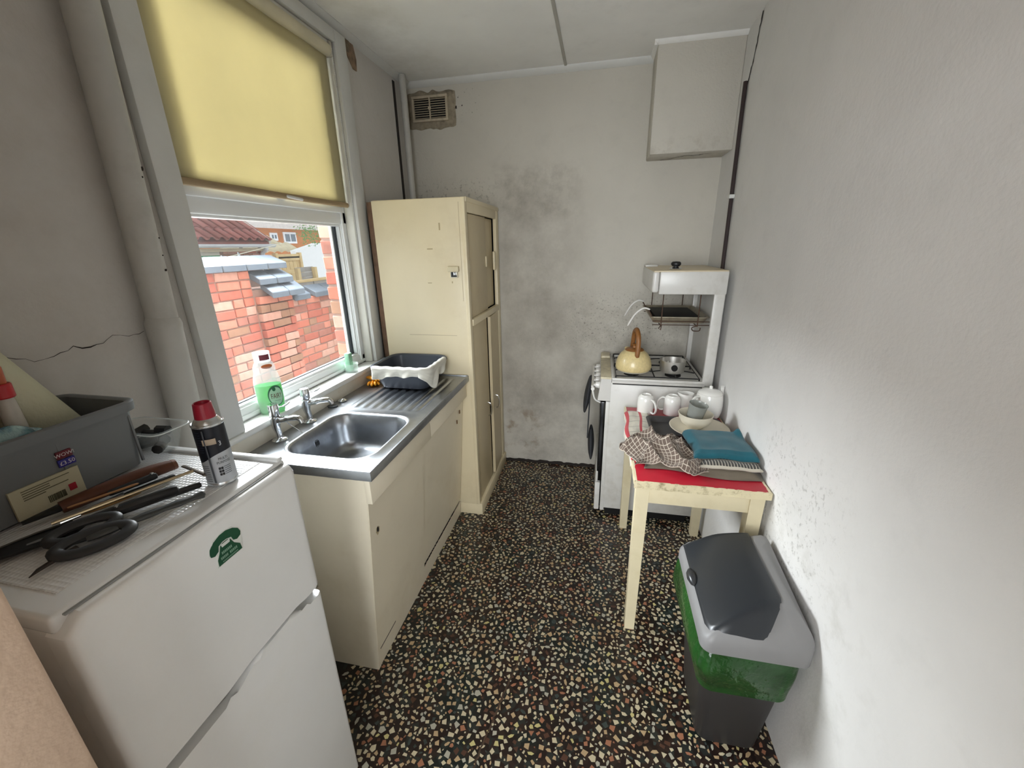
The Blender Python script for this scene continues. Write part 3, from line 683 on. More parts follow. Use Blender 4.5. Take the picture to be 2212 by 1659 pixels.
# aerosol can
def can():
    th = Thing('aerosol_can', 'navy and white aerosol spray can with red cap on the fridge', 'spray can', (.455, .535, FZ), local=True, rotz=.42)
    can_r = .0335
    ink = [pm('can_navy', '#10141f', .35, .2), pm('can_silver', '#b7bcc2', .35, .3), pm('can_alu', '#cfd2d4', .25, .9)]
    g = G(); n = 40
    def cyl(z0, z1, r0, r1, mi): g.lathe([(r0, z0), (r1, z1)], n, (0, 0, 0), False, False, mi=mi)
    g.lathe([(.001, .004), (.026, .002), (.032, .0), (.0345, .002), (.0345, .005), (can_r, .007)], n, cap1=False, mi=2)
    # printed wall: navy above a slanting curve, silver below
    rs = []
    for k in range(n):
        a = 2*PI*k/n; zc = .052+.020*smooth(-.6, 1.2, math.cos(a+.35))*(1 if True else 0)
        c_, s_ = math.cos(a)*can_r, math.sin(a)*can_r
        rs.append([(c_, s_, .007), (c_, s_, zc), (c_, s_, .126)])
    b0 = g.add([p for r_ in rs for p in r_], [])
    for k in range(n):
        k2 = (k+1) % n
        g.f.append((b0+3*k, b0+3*k2, b0+3*k2+1, b0+3*k+1)); g.mi.append(1); g.f.append((b0+3*k+1, b0+3*k2+1, b0+3*k2+2, b0+3*k+2)); g.mi.append(0)
    g.lathe([(can_r, .126), (.035, .128), (.035, .1305), (.033, .132), (.031, .131), (.029, .134), (.024, .140), (.021, .142), (.001, .142)], n, cap0=False, mi=2)
    body = th.part('can_body', g, ink)
    g = G(); g.lathe([(.0225, .138), (.0225, .142), (.0195, .170), (.0175, .1715), (.016, .170), (.015, .164), (.001, .164)], 28); th.part('cap', g, pm('cap_crimson', '#9c1a30', .35))
    g = G(); r2 = can_r+.0028; th0 = -1.55
    g.tube([(r2*math.cos(th0), r2*math.sin(th0), .010), (r2*math.cos(th0), r2*math.sin(th0), .122)], .0018, 8); th.part('straw', g, pm('straw_grey', '#3c4048', .4))
    def wrap(gg, a0, z0, lift):
        for i, p in enumerate(gg.v):
            a = a0+p.x/can_r; gg.v[i] = Vector((math.cos(a)*(can_r+lift+p.z), math.sin(a)*(can_r+lift+p.z), z0+p.y))
        return gg
    g = G(); g.add([(-.013+.0022*i, y, 0) for y in (-.006, .006) for i in range(13)], [(i, i+1, i+14, i+13) for i in range(12)]); wrap(g, th0+.24, .098, .0035); th.part('price_tape', g, pm('tape_cream', '#b9a894', .7), solid=.0003)
    def block(w_, h_, a0, z0, mat):
        g = G(); m_ = 6; g.add([(-w_/2+w_*i/m_, y, 0) for y in (-h_/2, h_/2) for i in range(m_+1)], [(i, i+1, i+m_+2, i+m_+1) for i in range(m_)]); wrap(g, a0, z0, .0004); return th.part('print', g, mat, body)
    ik = pm('can_ink', '#181b22', .5); ig = pm('can_ink_grey', '#4a4f58', .5); wh = pm('can_ink_white', '#d7dade', .5)
    g = text_g('3', .014); wrap(g, th0+.86, .090, .0006); th.part('print', g, wh, body)
    for txt, s_, z in (('MULTI', .0075, .058), ('PURPOSE', .0075, .050)):
        g = text_g(txt, s_); wrap(g, th0+.80, z, .0006); th.part('print', g, ik, body)
    for k in range(3):
        for j in range(2): block(.0048, .0052, th0+.44+j*.16, .038-k*.0065, ik)
    for k in range(5): block(.016, .0012, th0+.95, .040-k*.004, ig)
    for k in range(9): block(.019, .0012, th0-.5, .046-k*.0042, ig)
    for k in range(9): block(.022*R.uniform(.7, 1), .0012, th0-.5, .118-k*.0052, pm('can_ink_dim', '#3a4050', .5) if k == 0 else bpy.data.materials['can_ink_dim'])
_before = set(bpy.data.objects)
can()
for o in set(bpy.data.objects)-_before:
    if o.type == 'EMPTY': o.scale = (.79, .79, 1)

# utensils on the fridge top
ZU = FZ+.0005
def P2(x, y, z=0): return Vector((x, y, ZU+z))
th = Thing('knife_sheath', 'tapered brown leather-look sheath lying against the grey tub', 'sheath', P2(.30, .49))
g = G(); g.tube(bez([P2(.322, .545, .016), P2(.306, .51, .017), P2(.285, .45, .016), P2(.262, .385, .013)], 8), [.013+.004*math.sin(i/24*3) for i in range(25)], 14, flat=.8); th.part('sheath', g, pm('brown_leather', '#5a2f18', .5, var=.2, scale=30))
g = G(); g.tube([P2(.3235, .5495, .016), P2(.321, .543, .016)], [.0125, .014], 14, flat=.8); th.part('end_cap', g, pm('leather_end', '#6b3c22', .4))
g = G(); g.tube([P2(.262, .386, .012), P2(.245, .34, .010)], [.010, .006], 10, flat=.5); th.part('hilt', g, M['black'])
def handle(name, label, cat, a, b, r0, r1, mat, grp=None, z=.008, extra=None):
    th = Thing(name, label, cat, P2(*((a[0]+b[0])/2, (a[1]+b[1])/2)), group=grp)
    A, B = P2(a[0], a[1], z+r0*.2), P2(b[0], b[1], z); d = B-A
    g = G(); g.tube([A, A+d*.02, A+d*.08, A+d*.5, A+d*.94, A+d*.99, B], [r0*.3, r0*.8, r0, (r0+r1)/2, r1, r1*.8, r1*.3], 10); th.part('handle', g, mat)
    return th
# long thin skewer
handle('wooden_skewer', 'thin pale wooden skewer on the fridge beside the leather sheath', 'skewer', (.342, .462), (.298, .375), .0022, .0018, pm('skewer_wood', '#a5794f', .6), z=.024)
# thin black handled knife
th = handle('paring_knife', 'slim black-handled paring knife on the fridge between skewer and steel rod', 'knife', (.362, .515), (.330, .44), .006, .0045, M['black'], z=.010)
g = G(); g.hexa([P2(.331, .44, .008), P2(.327, .442, .008), P2(.298, .372, .006), P2(.300, .371, .006), P2(.331, .44, .016), P2(.327, .442, .016), P2(.298, .372, .007), P2(.300, .371, .007)]); th.part('blade', g, M['steel'])
th = handle('table_knife', 'black riveted knife handle poking out above the paring knife', 'knife', (.345, .495), (.318, .425), .007, .006, M['black'], z=.022)
g = G(); g.lathe([(.0005, .003), (.003, .002), (.003, -.002), (.0005, -.003)], 8, P2(.342, .488, .030)); th.part('rivet', g, M['chrome'])
# wooden spatula
th = Thing('wooden_spatula', 'short pale wooden spatula lying among the utensils on the fridge', 'spatula', P2(.345, .41))
g = G(); g.tube(bez([P2(.365, .448, .018), P2(.35, .418, .018), P2(.335, .388, .017), P2(.329, .372, .016)], 6), [.001]+[.004+.006*math.sin(PI*i/17) for i in range(1, 18)]+[.002], 10, flat=.45); th.part('blade', g, pm('pale_wood', '#9c7a4c', .55, var=.15, scale=30))
g = G(); g.tube([P2(.329, .373, .016), P2(.318, .350, .014)], .0035, 8); th.part('ferrule', g, M['chrome'])
# steel T-shaped rod
th = Thing('steel_skewer', 'long steel rod with a flat cross bar lying over the utensils', 'utensil', P2(.38, .43))
g = G(); g.tube([P2(.408, .518, .026), P2(.318, .340, .020)], .0032, 8); th.part('rod', g, pm('warm_steel', '#b8a98c', .3, .8))
g = G(); g.tube([P2(.364, .532, .024), P2(.367, .531, .025), P2(.408, .520, .026), P2(.445, .512, .024), P2(.448, .511, .023)], [.002, .0045, .004, .0055, .002], 8, flat=.5); th.part('cross_bar', g, pm('dull_steel', '#6d665e', .4, .8))
# thick black handle with ferrule
th = handle('carving_knife', 'thick black-handled carving knife in the middle of the utensils', 'knife', (.425, .470), (.365, .370), .011, .009, M['black'], z=.014)
g = G(); g.lathe([(.0005, .0115), (.004, .010), (.004, -.010), (.0005, -.0115)], 10, P2(.380, .395, .015)); th.part('rivet', g, M['chrome'])
g = G(); g.prism([(.368, .374), (.362, .369), (.330, .300), (.332, .298), (.355, .332)], 'z', ZU+.013, ZU+.0145); th.part('blade', g, M['steel'])
handle('sharpening_steel', 'short black rod tip poking beyond the carving knife handle', 'utensil', (.445, .498), (.412, .448), .0065, .006, M['black'], z=.010)
# grey handled scissors with two loops
th = Thing('kitchen_scissors', 'grey long-handled kitchen scissors with big loops at the fridge front edge', 'scissors', P2(.44, .39))
dgrey = pm('dark_grey_rubber', '#2f3032', .42, var=.1)
g = G(); g.tube(bez([P2(.482, .472, .011), P2(.462, .435, .012), P2(.435, .385, .012), P2(.405, .330, .010)], 8), [.003]+[.0085+.001*math.sin(i) for i in range(1, 24)]+[.006], 12, flat=.6); th.part('handle', g, pm('grey_handle', '#3d4040', .42, var=.08))
g = G(); cpt = P2(.418, .332, .010)
loop = []
for k in range(28):
    a = 2*PI*k/28; q = Vector((math.cos(a)*.044, math.sin(a)*.021, 0)); loop.append(cpt+Matrix.Rotation(math.radians(58), 3, 'Z') @ q+Vector((0, 0, .004*math.sin(a))))
g.tube(loop, .0105, 10, loop=True, flat=.6); th.part('loop', g, dgrey)
loop = []; cpt = P2(.378, .345, .014)
for k in range(28):
    a = 2*PI*k/28; q = Vector((math.cos(a)*.040, math.sin(a)*.017, 0)); loop.append(cpt+Matrix.Rotation(math.radians(60), 3, 'Z') @ q+Vector((0, 0, .005*math.sin(a))))
g = G(); g.tube(loop, .0095, 10, loop=True, flat=.7); th.part('loop', g, dgrey)
g = G(); g.tube([P2(.408, .315, .007), P2(.404, .29, .006), P2(.404, .268, .005), P2(.408, .255, .004)], [.006, .005, .004, .001], 8, flat=.6); th.part('tip', g, pm('dark_tip', '#2a211d', .5))
# black slotted turner
th = Thing('black_turner', 'long black plastic turner pointing at the doorway along the tub', 'turner', P2(.31, .31))
g = G(); poly = [(.352, .372), (.340, .380), (.318, .352), (.300, .318), (.285, .285), (.280, .262), (.300, .258), (.318, .268), (.345, .305), (.362, .345)]
g.prism(poly, 'z', ZU+.006, ZU+.010); th.part('blade', g, M['black'])
g = G(); g.tube([P2(.340, .366, .010), P2(.372, .425, .012), P2(.398, .47, .010)], [.006, .0065, .005], 8, flat=.6); th.part('handle', g, M['black'])
g = G(); g.tube([P2(.283, .268, .0105), P2(.305, .325, .0115), P2(.326, .362, .012)], .0016, 6); th.part('rib', g, pm('worn_edge', '#55544f', .5))
# ================================================================== sink unit
SX, SY0, SY1, SZ = .523, .939, 1.958, .90
th = Thing('sink_base_unit', 'cream painted sink base unit with sliding fronts', 'cabinet', (.25, 1.45, 0))
def fx(z): return .488-(.775-z)*.085            # front leans back towards the floor
cu = M['cream_unit']
g = G(); g.hexa([(.03, .955, 0), (fx(0), .955, 0), (fx(0), .972, 0), (.03, .972, 0), (.03, .955, .87), (fx(.87)-.003, .955, .87), (fx(.87)-.003, .972, .87), (.03, .972, .87)]); th.part('end_panel', g, cu)
g = G()
def fr(y0, y1, z0, z1, d0, d1):
    g.hexa([(fx(z0)-d0, y0, z0), (fx(z0)-d1, y0, z0), (fx(z0)-d1, y1, z0), (fx(z0)-d0, y1, z0), (fx(z1)-d0, y0, z1), (fx(z1)-d1, y0, z1), (fx(z1)-d1, y1, z1), (fx(z1)-d0, y1, z1)])
fr(.958, 1.955, .0, .088, .006, .002); th.part('plinth', g, cu)
g = G(); fr(.956, 1.40, .092, .80, .022, 0); d1 = th.part('door', g, cu)
g = G(); fr(1.40, 1.955, .106, .80, .024, .0045); d2 = th.part('door', g, cu)
g = G(); fr(1.30, 1.955, .088, .108, .06, .03); fr(1.40, 1.955, .086, .112, .06, .012); th.part('runner_gap', g, M['dark'])
g = G(); fr(.975, 1.10, .0885, .0925, .02, -.0008); th.part('runner_gap', g, M['dark'])
# finger hole with chipped paint
g = G(); a = .47
hole = [(1.003+.011*math.cos(k*PI/8)*(1+.15*math.sin(k*2.3)), .632+.017*math.sin(k*PI/8)*(1+.2*math.cos(k*1.7))) for k in range(16)]
g.prism(hole, 'x', fx(.632)-.01, fx(.632)+.0012); th.part('finger_hole', g, pm('chipped_wood', '#a99a7c', .8, var=.2, scale=60), d1)
g = G(); hole = [(1.003+.006*math.cos(k*PI/5), .634+.010*math.sin(k*PI/5)) for k in range(10)]; g.prism(hole, 'x', fx(.632)-.01, fx(.632)+.002); th.part('finger_hole', g, M['dark'], d1)
g = G(); g.box(.486, .950, .775, .508, 1.443, .868, .003); th.part('fascia', g, cu)
g = G(); g.box(.484, 1.447, .778, .506, 1.955, .868, .003); th.part('fascia', g, cu)
g = G(); g.box(.03, .972, .835, .048, 1.955, .868); th.part('top_rail', g, cu)
for y, z in ((1.885, .715), (1.845, .672)):
    g = G(); g.box(fx(z)-.002, y, z-.012, fx(z)+.002, y+.008, z+.008, .001); th.part('rust_mark', g, pm('rust_mark', '#6b4a2a', .9), d2)
g = G(); rr = random.Random(6)
pts = [(.20+i*.012, .868-.004-.006*abs(nz((i*.7, 2, 1)))) for i in range(25)]
g.prism([(.2, .873)]+[(.488, .873)]+list(reversed(pts)), 'y', .951, .956); th.part('sealant', g, pm('sealant', '#cfc8b6', .7), None)

th = Thing('steel_sink', 'stainless steel sink with a bowl and ribbed drainer', 'sink', (.25, 1.45, SZ))
st_ = M['steel']; bx0, by0, bx1, by1 = .125, 1.015, .468, 1.375; YD = 1.43
ring = rrect(bx0, by0, bx1, by1, .075, SZ, 9)
N = len(ring)
cx, cy = (bx0+bx1)/2, (by0+by1)/2
def to_rect(p, x0, y0, x1, y1):
    dx, dy = p[0]-cx, p[1]-cy; k = 1e9
    if dx > 1e-9: k = min(k, (x1-cx)/dx)
    if dx < -1e-9: k = min(k, (x0-cx)/dx)
    if dy > 1e-9: k = min(k, (y1-cy)/dy)
    if dy < -1e-9: k = min(k, (y0-cy)/dy)
    return (cx+dx*k, cy+dy*k, SZ)
g = G()
x0s, x1s = .003, SX-.012
outer = [to_rect(p, x0s, SY0+.012, x1s, YD) for p in ring]
# move nearest outer points to the true corners
for c_ in ((x0s, SY0+.012), (x1s, SY0+.012), (x1s, YD), (x0s, YD)):
    i = min(range(N), key=lambda k: (outer[k][0]-c_[0])**2+(outer[k][1]-c_[1])**2); outer[i] = (c_[0], c_[1], SZ)
def off(p, d): 
    v_ = Vector((p[0]-cx, p[1]-cy, 0)).normalized()*d; return v_
def ins(d, z, r=.075): return rrect(bx0+d, by0+d, bx1-d, by1-d, max(.02, r-d*.35), SZ+z, 9)
g.rings([outer, ins(-.016, 0), ins(-.010, .0025), ins(-.005, .0025), ins(0, 0), ins(.004, -.006), ins(.012, -.06), ins(.018, -.115), ins(.026, -.137), ins(.045, -.148), ins(.09, -.152)], False, True)
sheet = None
# drainer with ribs
def dr(u, v_):
    x = x0s+u*(x1s-x0s); y = YD+v_*(SY1-.008-YD)
    m_ = smooth(YD+.018, YD+.034, y)*(1-smooth(SY1-.075, SY1-.06, y))*smooth(.125, .14, x)*(1-smooth(.455, .47, x))
    ph = ((x-.13)/.042) % 1.0; tri = smooth(.0, .22, ph)*(1-smooth(.55, .77, ph))
    return (x, y, SZ+m_*(-.0045+.0055*tri)-(.001*smooth(YD, YD+.02, y)))
g.grid(dr, 120, 36, False)
# raised rolled edge front, near end, back
rim = [(0, SZ-.001), (.003, SZ+.002), (.009, SZ+.002), (.012, SZ-.002), (.012, SZ-.030), (.008, SZ-.032), (.008, SZ-.006), (0, SZ-.004)]
g.rings([[(x1s+a, SY0+(0.012-a)+.0, z) for a, z in rim], [(x1s+a, SY1, z) for a, z in rim]])
g.rings([[(x1s+a, SY0+.012-a, z) for a, z in rim], [(x0s, SY0+.012-a, z) for a, z in rim]])
g.box(x0s-.003, SY0+.01, SZ-.004, x0s+.006, SY1, SZ+.003, .001)
g.box(x0s, SY1-.010, SZ-.004, x1s+.01, SY1, SZ+.004, .002)
sheet = th.part('steel_sheet', g, st_, angle=50)
g = G(); g.lathe([(.001, -.1515), (.022, -.1515), (.026, -.150), (.026, -.1525), (.001, -.1525)], 24, (cx, cy, SZ)); th.part('waste', g, M['chrome'])
g = G(); g.lathe([(.001, -.1505), (.018, -.1505), (.018, -.153), (.001, -.153)], 20, (cx, cy, SZ)); th.part('waste_hole', g, M['dark'])
g = G(); g.lathe([(.017, 0), (.017, .003), (.013, .005), (.012, .002), (.001, .002)], 20); g.xf(Matrix.Translation((bx0+.0075, 1.195, SZ-.058)) @ Matrix.Rotation(PI/2-.12, 4, 'Y')); th.part('overflow', g, pm('overflow_metal', '#6d7074', .3, .9))
g = G()
for k in range(5): g.box(-.009, -.011+k*.005, .002, .009, -.0085+k*.005, .0045)
g.xf(Matrix.Translation((bx0+.0080, 1.195, SZ-.058)) @ Matrix.Rotation(PI/2-.12, 4, 'Y')); th.part('overflow_slot', g, M['dark'])
g = G(); g.tube(bez([(.075, 1.135, .955), (.095, 1.16, .915), (.122, 1.185, .868), (.134, 1.195, .845)], 8), .0014, 6); th.part('plug_chain', g, M['chrome'])

def tap(label, x, y, spout_a, lever_a):
    th = Thing('pillar_tap', label, 'tap', (x, y, SZ), group='chrome pillar taps', local=True)
    g = G(); g.lathe([(.026, 0), (.027, .003), (.024, .006), (.012, .009), (.0125, .012)], 24, sx=1, sy=1); th.part('flange', g, M['chrome'])
    d = Vector((math.cos(spout_a), math.sin(spout_a), 0))
    g = G(); pts = bez([(0, 0, .008), (0, 0, .03), tuple(Vector((0, 0, .055))-d*.004), tuple(Vector((0, 0, .085))-d*.002), (0, 0, .098)], 5); rr_ = [.0135, .0125, .012, .0118, .0118, .0118, .012, .0124, .013, .0138, .0146, .0155, .0165, .0172, .0178, .0182, .0185, .0186, .0186, .0186, .018]
    g.tube(pts, rr_[:len(pts)], 18); th.part('body', g, M['chrome'])
    g = G(); g.tube(bez([tuple(Vector((0, 0, .080))), tuple(d*.03+Vector((0, 0, .083))), tuple(d*.065+Vector((0, 0, .088))), tuple(d*.090+Vector((0, 0, .086))), tuple(d*.098+Vector((0, 0, .070)))], 6), [.014]*4+[.012]*5+[.0105]*6+[.0098]*10, 14); th.part('spout', g, M['chrome'])
    g = G(); g.lathe([(.0165, .098), (.0172, .100), (.0175, .138), (.016, .142), (.001, .1425)], 24); hd = th.part('head', g, M['chrome'])
    e_ = Vector((math.cos(lever_a), math.sin(lever_a), 0))
    g = G(); g.tube(bez([tuple(e_*.015+Vector((0, 0, .125))), tuple(e_*.03+Vector((0, 0, .124))), tuple(e_*.045+Vector((0, 0, .128))), tuple(e_*.058+Vector((0, 0, .134)))], 6), [.004]*6+[.005+.004*math.sin(i/12*PI) for i in range(13)], 10, flat=.5); th.part('lever', g, M['chrome'], hd)
tap('chrome lever tap nearest the fridge, chain hanging from it', .062, 1.10, .15, 1.05)
tap('chrome lever tap farther from the fridge, by the drainer', .060, 1.27, .35, .75)
th = Thing('sink_plug', 'chrome sink plug lying on the sink back ledge', 'plug', (.055, 1.50, SZ))
g = G(); g.lathe([(.001, .0), (.018, .0), (.020, .004), (.015, .010), (.006, .013), (.001, .0135)], 20, (.058, 1.50, SZ)); th.part('disc', g, M['chrome'])
g = G(); g.lathe([(.001, .0), (.014, 0), (.016, .003), (.014, .006), (.001, .007)], 16, (.055, 1.43, SZ), sx=1.6); th.part('rubber', g, M['grey_d'])

# washing-up bowl with cloth
th = Thing('washing_up_bowl', 'dark grey plastic washing-up bowl on the drainer', 'bowl', (.265, 1.81, SZ))
wx0, wy0, wx1, wy1 = .105, 1.655, .425, 1.945; zr = .118
g = G()
def wr_(ins_, z, r=.06): return rrect(wx0+ins_, wy0+ins_, wx1-ins_, wy1-ins_, max(.02, r-ins_*.5), SZ+z, 8)
g.rings([wr_(.05, .002), wr_(.040, .005), wr_(.018, .06), wr_(.010, zr-.012), wr_(.002, zr-.008), wr_(-.004, zr-.012), wr_(-.004, zr-.004), wr_(0, zr), wr_(.008, zr), wr_(.014, zr-.006), wr_(.022, .06), wr_(.044, .010), wr_(.06, .006)])
th.part('bowl_body', g, pm('bowl_grey', '#3b4049', .38, var=.06))
g = G(); rr = random.Random(3)
# cloth follows the rim round the near and right sides, hanging outside
path = []
for i in range(33): path.append((wx0+.03+(wx1-.05-wx0-.03)*i/32, wy0, 0, -1))
for i in range(9):
    a = -PI/2+PI/2*i/8; path.append((wx1-.05+.05*math.cos(a), wy0+.05+.05*math.sin(a), math.cos(a), math.sin(a)))
for i in range(1, 23): path.append((wx1, wy0+.05+(.17)*i/22, 1, 0))
L = len(path)
def cl(u, v_):
    i = u*(L-1); k = min(int(i), L-2); f = i-k; a, b_ = path[k], path[k+1]
    x, y, nx, ny = [a[q]*(1-f)+b_[q]*f for q in range(4)]
    drop = .040+.012*math.sin(u*6+2.4)+.005*math.sin(u*23)+.055*math.exp(-((u-.66)/.07)**2)-.02*smooth(.85, 1, u)
    s_ = v_*(.03+drop)             # arc length over the rim
    if s_ < .018: o_, z = -.014+s_*.9, zr+.004-(.5-abs(s_/.018-.5))*.0+.002*math.sin(s_/.018*PI)
    else:
        q = s_-.018; o_ = .0075-.006*smooth(0, .06, q)+(.010*math.sin(u*34+q*30)*smooth(.01, .06, q)); z = zr+.003-q; o_ = max(o_, .006-q*.12)
    return (x+nx*o_, y+ny*o_, SZ+max(z, .004)+.0015*math.sin(u*50))
g.grid(cl, 96, 18)
tea = fabric('white_cloth', '#cfccc0', [])
single('dish_cloth', g, tea, 'white cloth hung over the washing-up bowl rim', 'cloth', (.28, 1.65, .95), solid=.003, angle=80)
# rubber gloves
gm_ = pm('orange_rubber', '#e0971c', .4, var=.12, scale=40)
def glove(x, y, rot, z, sc_):
    g = G(); Mx = Matrix.Translation((x, y, SZ+z)) @ Matrix.Rotation(rot, 4, 'Z') @ Matrix.Scale(sc_, 4)
    g.tube(bez([(-.05, 0, .012), (-.02, .002, .014), (.02, 0, .013), (.04, 0, .011)], 5), [.012, .016, .019, .021, .022, .022, .023, .024, .024, .024, .023, .022, .020, .018, .014, .006], 14, flat=.5)
    for k, (o_, l, b_) in enumerate(((-.020, .045, -.25), (-.007, .055, -.05), (.007, .052, .1), (.019, .042, .3))):
        g.tube(bez([(.03, o_*.8, .012), (.045, o_, .016+.004*(k % 2)), (.045+l*.6*math.cos(b_), o_+l*.6*math.sin(b_), .018+.004*((k+1) % 2)), (.045+l*math.cos(b_), o_+l*math.sin(b_), .012)], 4), [.008]*11+[.0065, .003], 10)
    g.tube(bez([(-.005, .014, .014), (.005, .030, .02), (.02, .042, .017), (.034, .045, .014)], 4), [.010, .010, .009, .009, .009, .0085, .008, .008, .008, .0078, .0075, .006, .003], 10)
    g.xf(Mx); return g
single('rubber_glove', glove(.068, 1.775, -1.15, .0, .85), gm_, 'orange rubber glove lying flat on the drainer, beneath another', 'glove', (.068, 1.775, SZ), group='orange rubber gloves by the sill', angle=60)
single('rubber_glove', glove(.062, 1.76, -.35, .020, .72), gm_, 'crumpled orange rubber glove on top of the other glove', 'glove', (.062, 1.76, SZ+.02), group='orange rubber gloves by the sill', angle=60)

# ---- bottle of washing-up liquid on the sill
bxc, byc = -.002, 1.165
th = Thing('washing_up_liquid', 'clear bottle of green washing-up liquid on the window sill', 'bottle', (bxc, byc, ZS), local=True, rotz=math.radians(42))
bp = [(.040, .0), (.043, .004), (.044, .02), (.0455, .05), (.046, .09), (.0455, .125), (.041, .150), (.0365, .163), (.037, .172), (.037, .180), (.030, .196), (.021, .206)]
shell = clear('bottle_plastic', '#e9eeee', .80, .06)
g = G(); g.lathe([(r_, z) for r_, z in bp]+[(.020, .208)]+[(r_-.0013, z) for r_, z in reversed(bp[:-1])], 40, (0, 0, .0005), True, True, sx=1, sy=.62); th.part('bottle_shell', g, shell)
lm = bpy.data.materials.new('green_liquid'); lm.use_nodes = True; t = lm.node_tree; bs = t.nodes['Principled BSDF']; bs.inputs['Base Color'].default_value = lin('#18a84a'); bs.inputs['Roughness'].default_value = .08
tl = nd(t, 'ShaderNodeBsdfTransparent'); tl.inputs[0].default_value = lin('#2fc060'); t2 = nd(t, 'ShaderNodeBsdfTranslucent'); t2.inputs[0].default_value = lin('#28b858')
mxa = nd(t, 'ShaderNodeMixShader'); mxa.inputs[0].default_value = .55; mxb = nd(t, 'ShaderNodeMixShader'); mxb.inputs[0].default_value = .35
t.links.new(bs.outputs[0], mxa.inputs[1]); t.links.new(t2.outputs[0], mxa.inputs[2]); t.links.new(mxa.outputs[0], mxb.inputs[1]); t.links.new(tl.outputs[0], mxb.inputs[2]); t.links.new(mxb.outputs[0], t.nodes['Material Output'].inputs[0])
lp = [(r_-.002, z+.002) for r_, z in bp[:5]]+[(.0437, .112)]
g = G(); g.lathe(lp, 40, (0, 0, .0005), True, True, sx=1, sy=.60); th.part('liquid', g, lm)
g = G(); g.lathe([(.0205, .200), (.0215, .203), (.0215, .232), (.022, .236), (.021, .238), (.015, .2375), (.013, .233), (.001, .235)], 28, sx=1.25, sy=.95); cap = th.part('cap', g, translucent('cap_white', '#eef0f0', '#ffffff', .3, .3))
def bw(gg, a0, z0, lift, r_=.0464):
    for i, p in enumerate(gg.v):
        a = a0+p.x/r_; gg.v[i] = Vector((math.cos(a)*(r_+lift+p.z), math.sin(a)*(r_*.62+lift+p.z), z0+p.y))
    return gg
def disc(rx, ry, n=28, rings_=4):
    g = G()
    vs = [(0, 0, 0)]+[(rx*math.cos(2*PI*k/n)*j/rings_, ry*math.sin(2*PI*k/n)*j/rings_, 0) for j in range(1, rings_+1) for k in range(n)]
    fs = [(0, 1+k, 1+(k+1) % n) for k in range(n)]+[(1+j*n+k, 1+j*n+(k+1) % n, 1+(j+1)*n+(k+1) % n, 1+(j+1)*n+k) for j in range(rings_-1) for k in range(n)]
    g.add(vs, fs); return g
A0 = -PI/2+.48
g = disc(.029, .040); th.part('label_rim', bw(g, A0, .072, .0004), pm('label_dark_green', '#2c6b4a', .4), label='dark green label border')
g = disc(.0255, .034); th.part('label', bw(g, A0, .070, .0009), pm('label_pale_green', '#a9d8b4', .4))
g = text_g('FAIRY', .0205); 
for p in g.v: p.x *= .74; p.y *= 1.35
th.part('lettering', bw(g, A0, .070, .0014), pm('label_brown_ink', '#5a2a18', .5))
g = text_g('ORIGINAL', .0052); th.part('lettering', bw(g, A0+.02, .052, .0014), pm('label_green_ink', '#4d7d5e', .5))
g = disc(.006, .008); th.part('leaf_print', bw(g, A0-.12, .098, .0014), pm('leaf_green', '#1d6a40', .5))
g = disc(.0195, .0085); th.part('oval_label', bw(g, A0-.15, .185, .0006, .0345), pm('label_orange', '#c8682e', .4), label='small orange oval label')
g = G(); g.add([(-.014+.0028*i, y, 0) for y in (-.010, .010) for i in range(11)], [(i, i+1, i+12, i+11) for i in range(10)])
for i, p in enumerate(g.v): a = A0-.12+p.x/.0215; g.v[i] = Vector((math.cos(a)*.0215*1.262, math.sin(a)*.0215*.965, .219+p.y))
th.part('cap_label', g, pm('cap_maroon', '#7c3440', .5), cap)

# sponge in a small glass on the sill
th = Thing('sponge_jar', 'small clear glass jar on the sill with a green sponge standing in it', 'jar', (-.006, 1.70, ZS))
g = G(); g.lathe([(.030, 0), (.032, .003), (.032, .034), (.034, .036), (.034, .042), (.031, .042), (.030, .004), (.001, .004)], 28, (-.006, 1.70, ZS)); th.part('glass', g, clear('jar_glass', '#dff0e6', .78, .05))
single('scouring_sponge', G().box(-.022, 1.676, ZS+.006, .004, 1.706, ZS+.098, .004), pm('sponge_green', '#8fc0a0', .9, var=.15, scale=60, bmp=.5, bscale=120), 'pale green scouring sponge standing in the glass jar', 'sponge', (-.01, 1.69, ZS+.006))
# ================================================================== tall cupboard
CX, CY0, CZ = .548, 1.963, 1.79
th = Thing('tall_cupboard', 'tall cream painted larder cupboard beyond the sink', 'cupboard', (.30, 2.30, 0))
cr = M['cream']; cdm = M['cream_d']
g = G(); g.box(.062, CY0, .075, CX-.018, CY0+.018, CZ, .002); side = th.part('side_panel', g, cr)
g = G(); g.box(.062, CY0+.017, CZ-.018, CX+.003, D-.008, CZ+.003, .001); th.part('top_board', g, cr)
g = G(); g.box(.062, CY0+.018, .08, .075, D-.01, CZ-.018); g.box(.075, D-.028, .08, CX-.02, D-.01, CZ-.018); th.part('back_panel', g, M['dark'])
g = G(); g.box(CX-.020, CY0-.001, .075, CX, CY0+.036, CZ, .002); th.part('stile', g, cr)
g = G(); g.box(CX-.020, D-.075, .075, CX, D-.010, CZ, .002); th.part('stile', g, cr)
g = G(); g.box(CX-.020, CY0+.036, CZ-.065, CX, D-.075, CZ, .002); th.part('rail', g, cr)
g = G(); g.box(CX-.020, CY0+.036, 1.165, CX+.006, D-.075, 1.20, .002); th.part('rail', g, cr)
g = G(); g.box(.062, CY0+.004, 0, CX+.012, D-.012, .078, .003); th.part('plinth', g, cr)
g = G(); g.box(CX-.026, CY0+.038, 1.202, CX-.010, 2.36, 1.722, .002); du = th.part('door', g, cdm)
g = G(); g.box(CX-.044, 2.32, 1.202, CX-.028, D-.077, 1.722, .002); du2 = th.part('door', g, cdm)
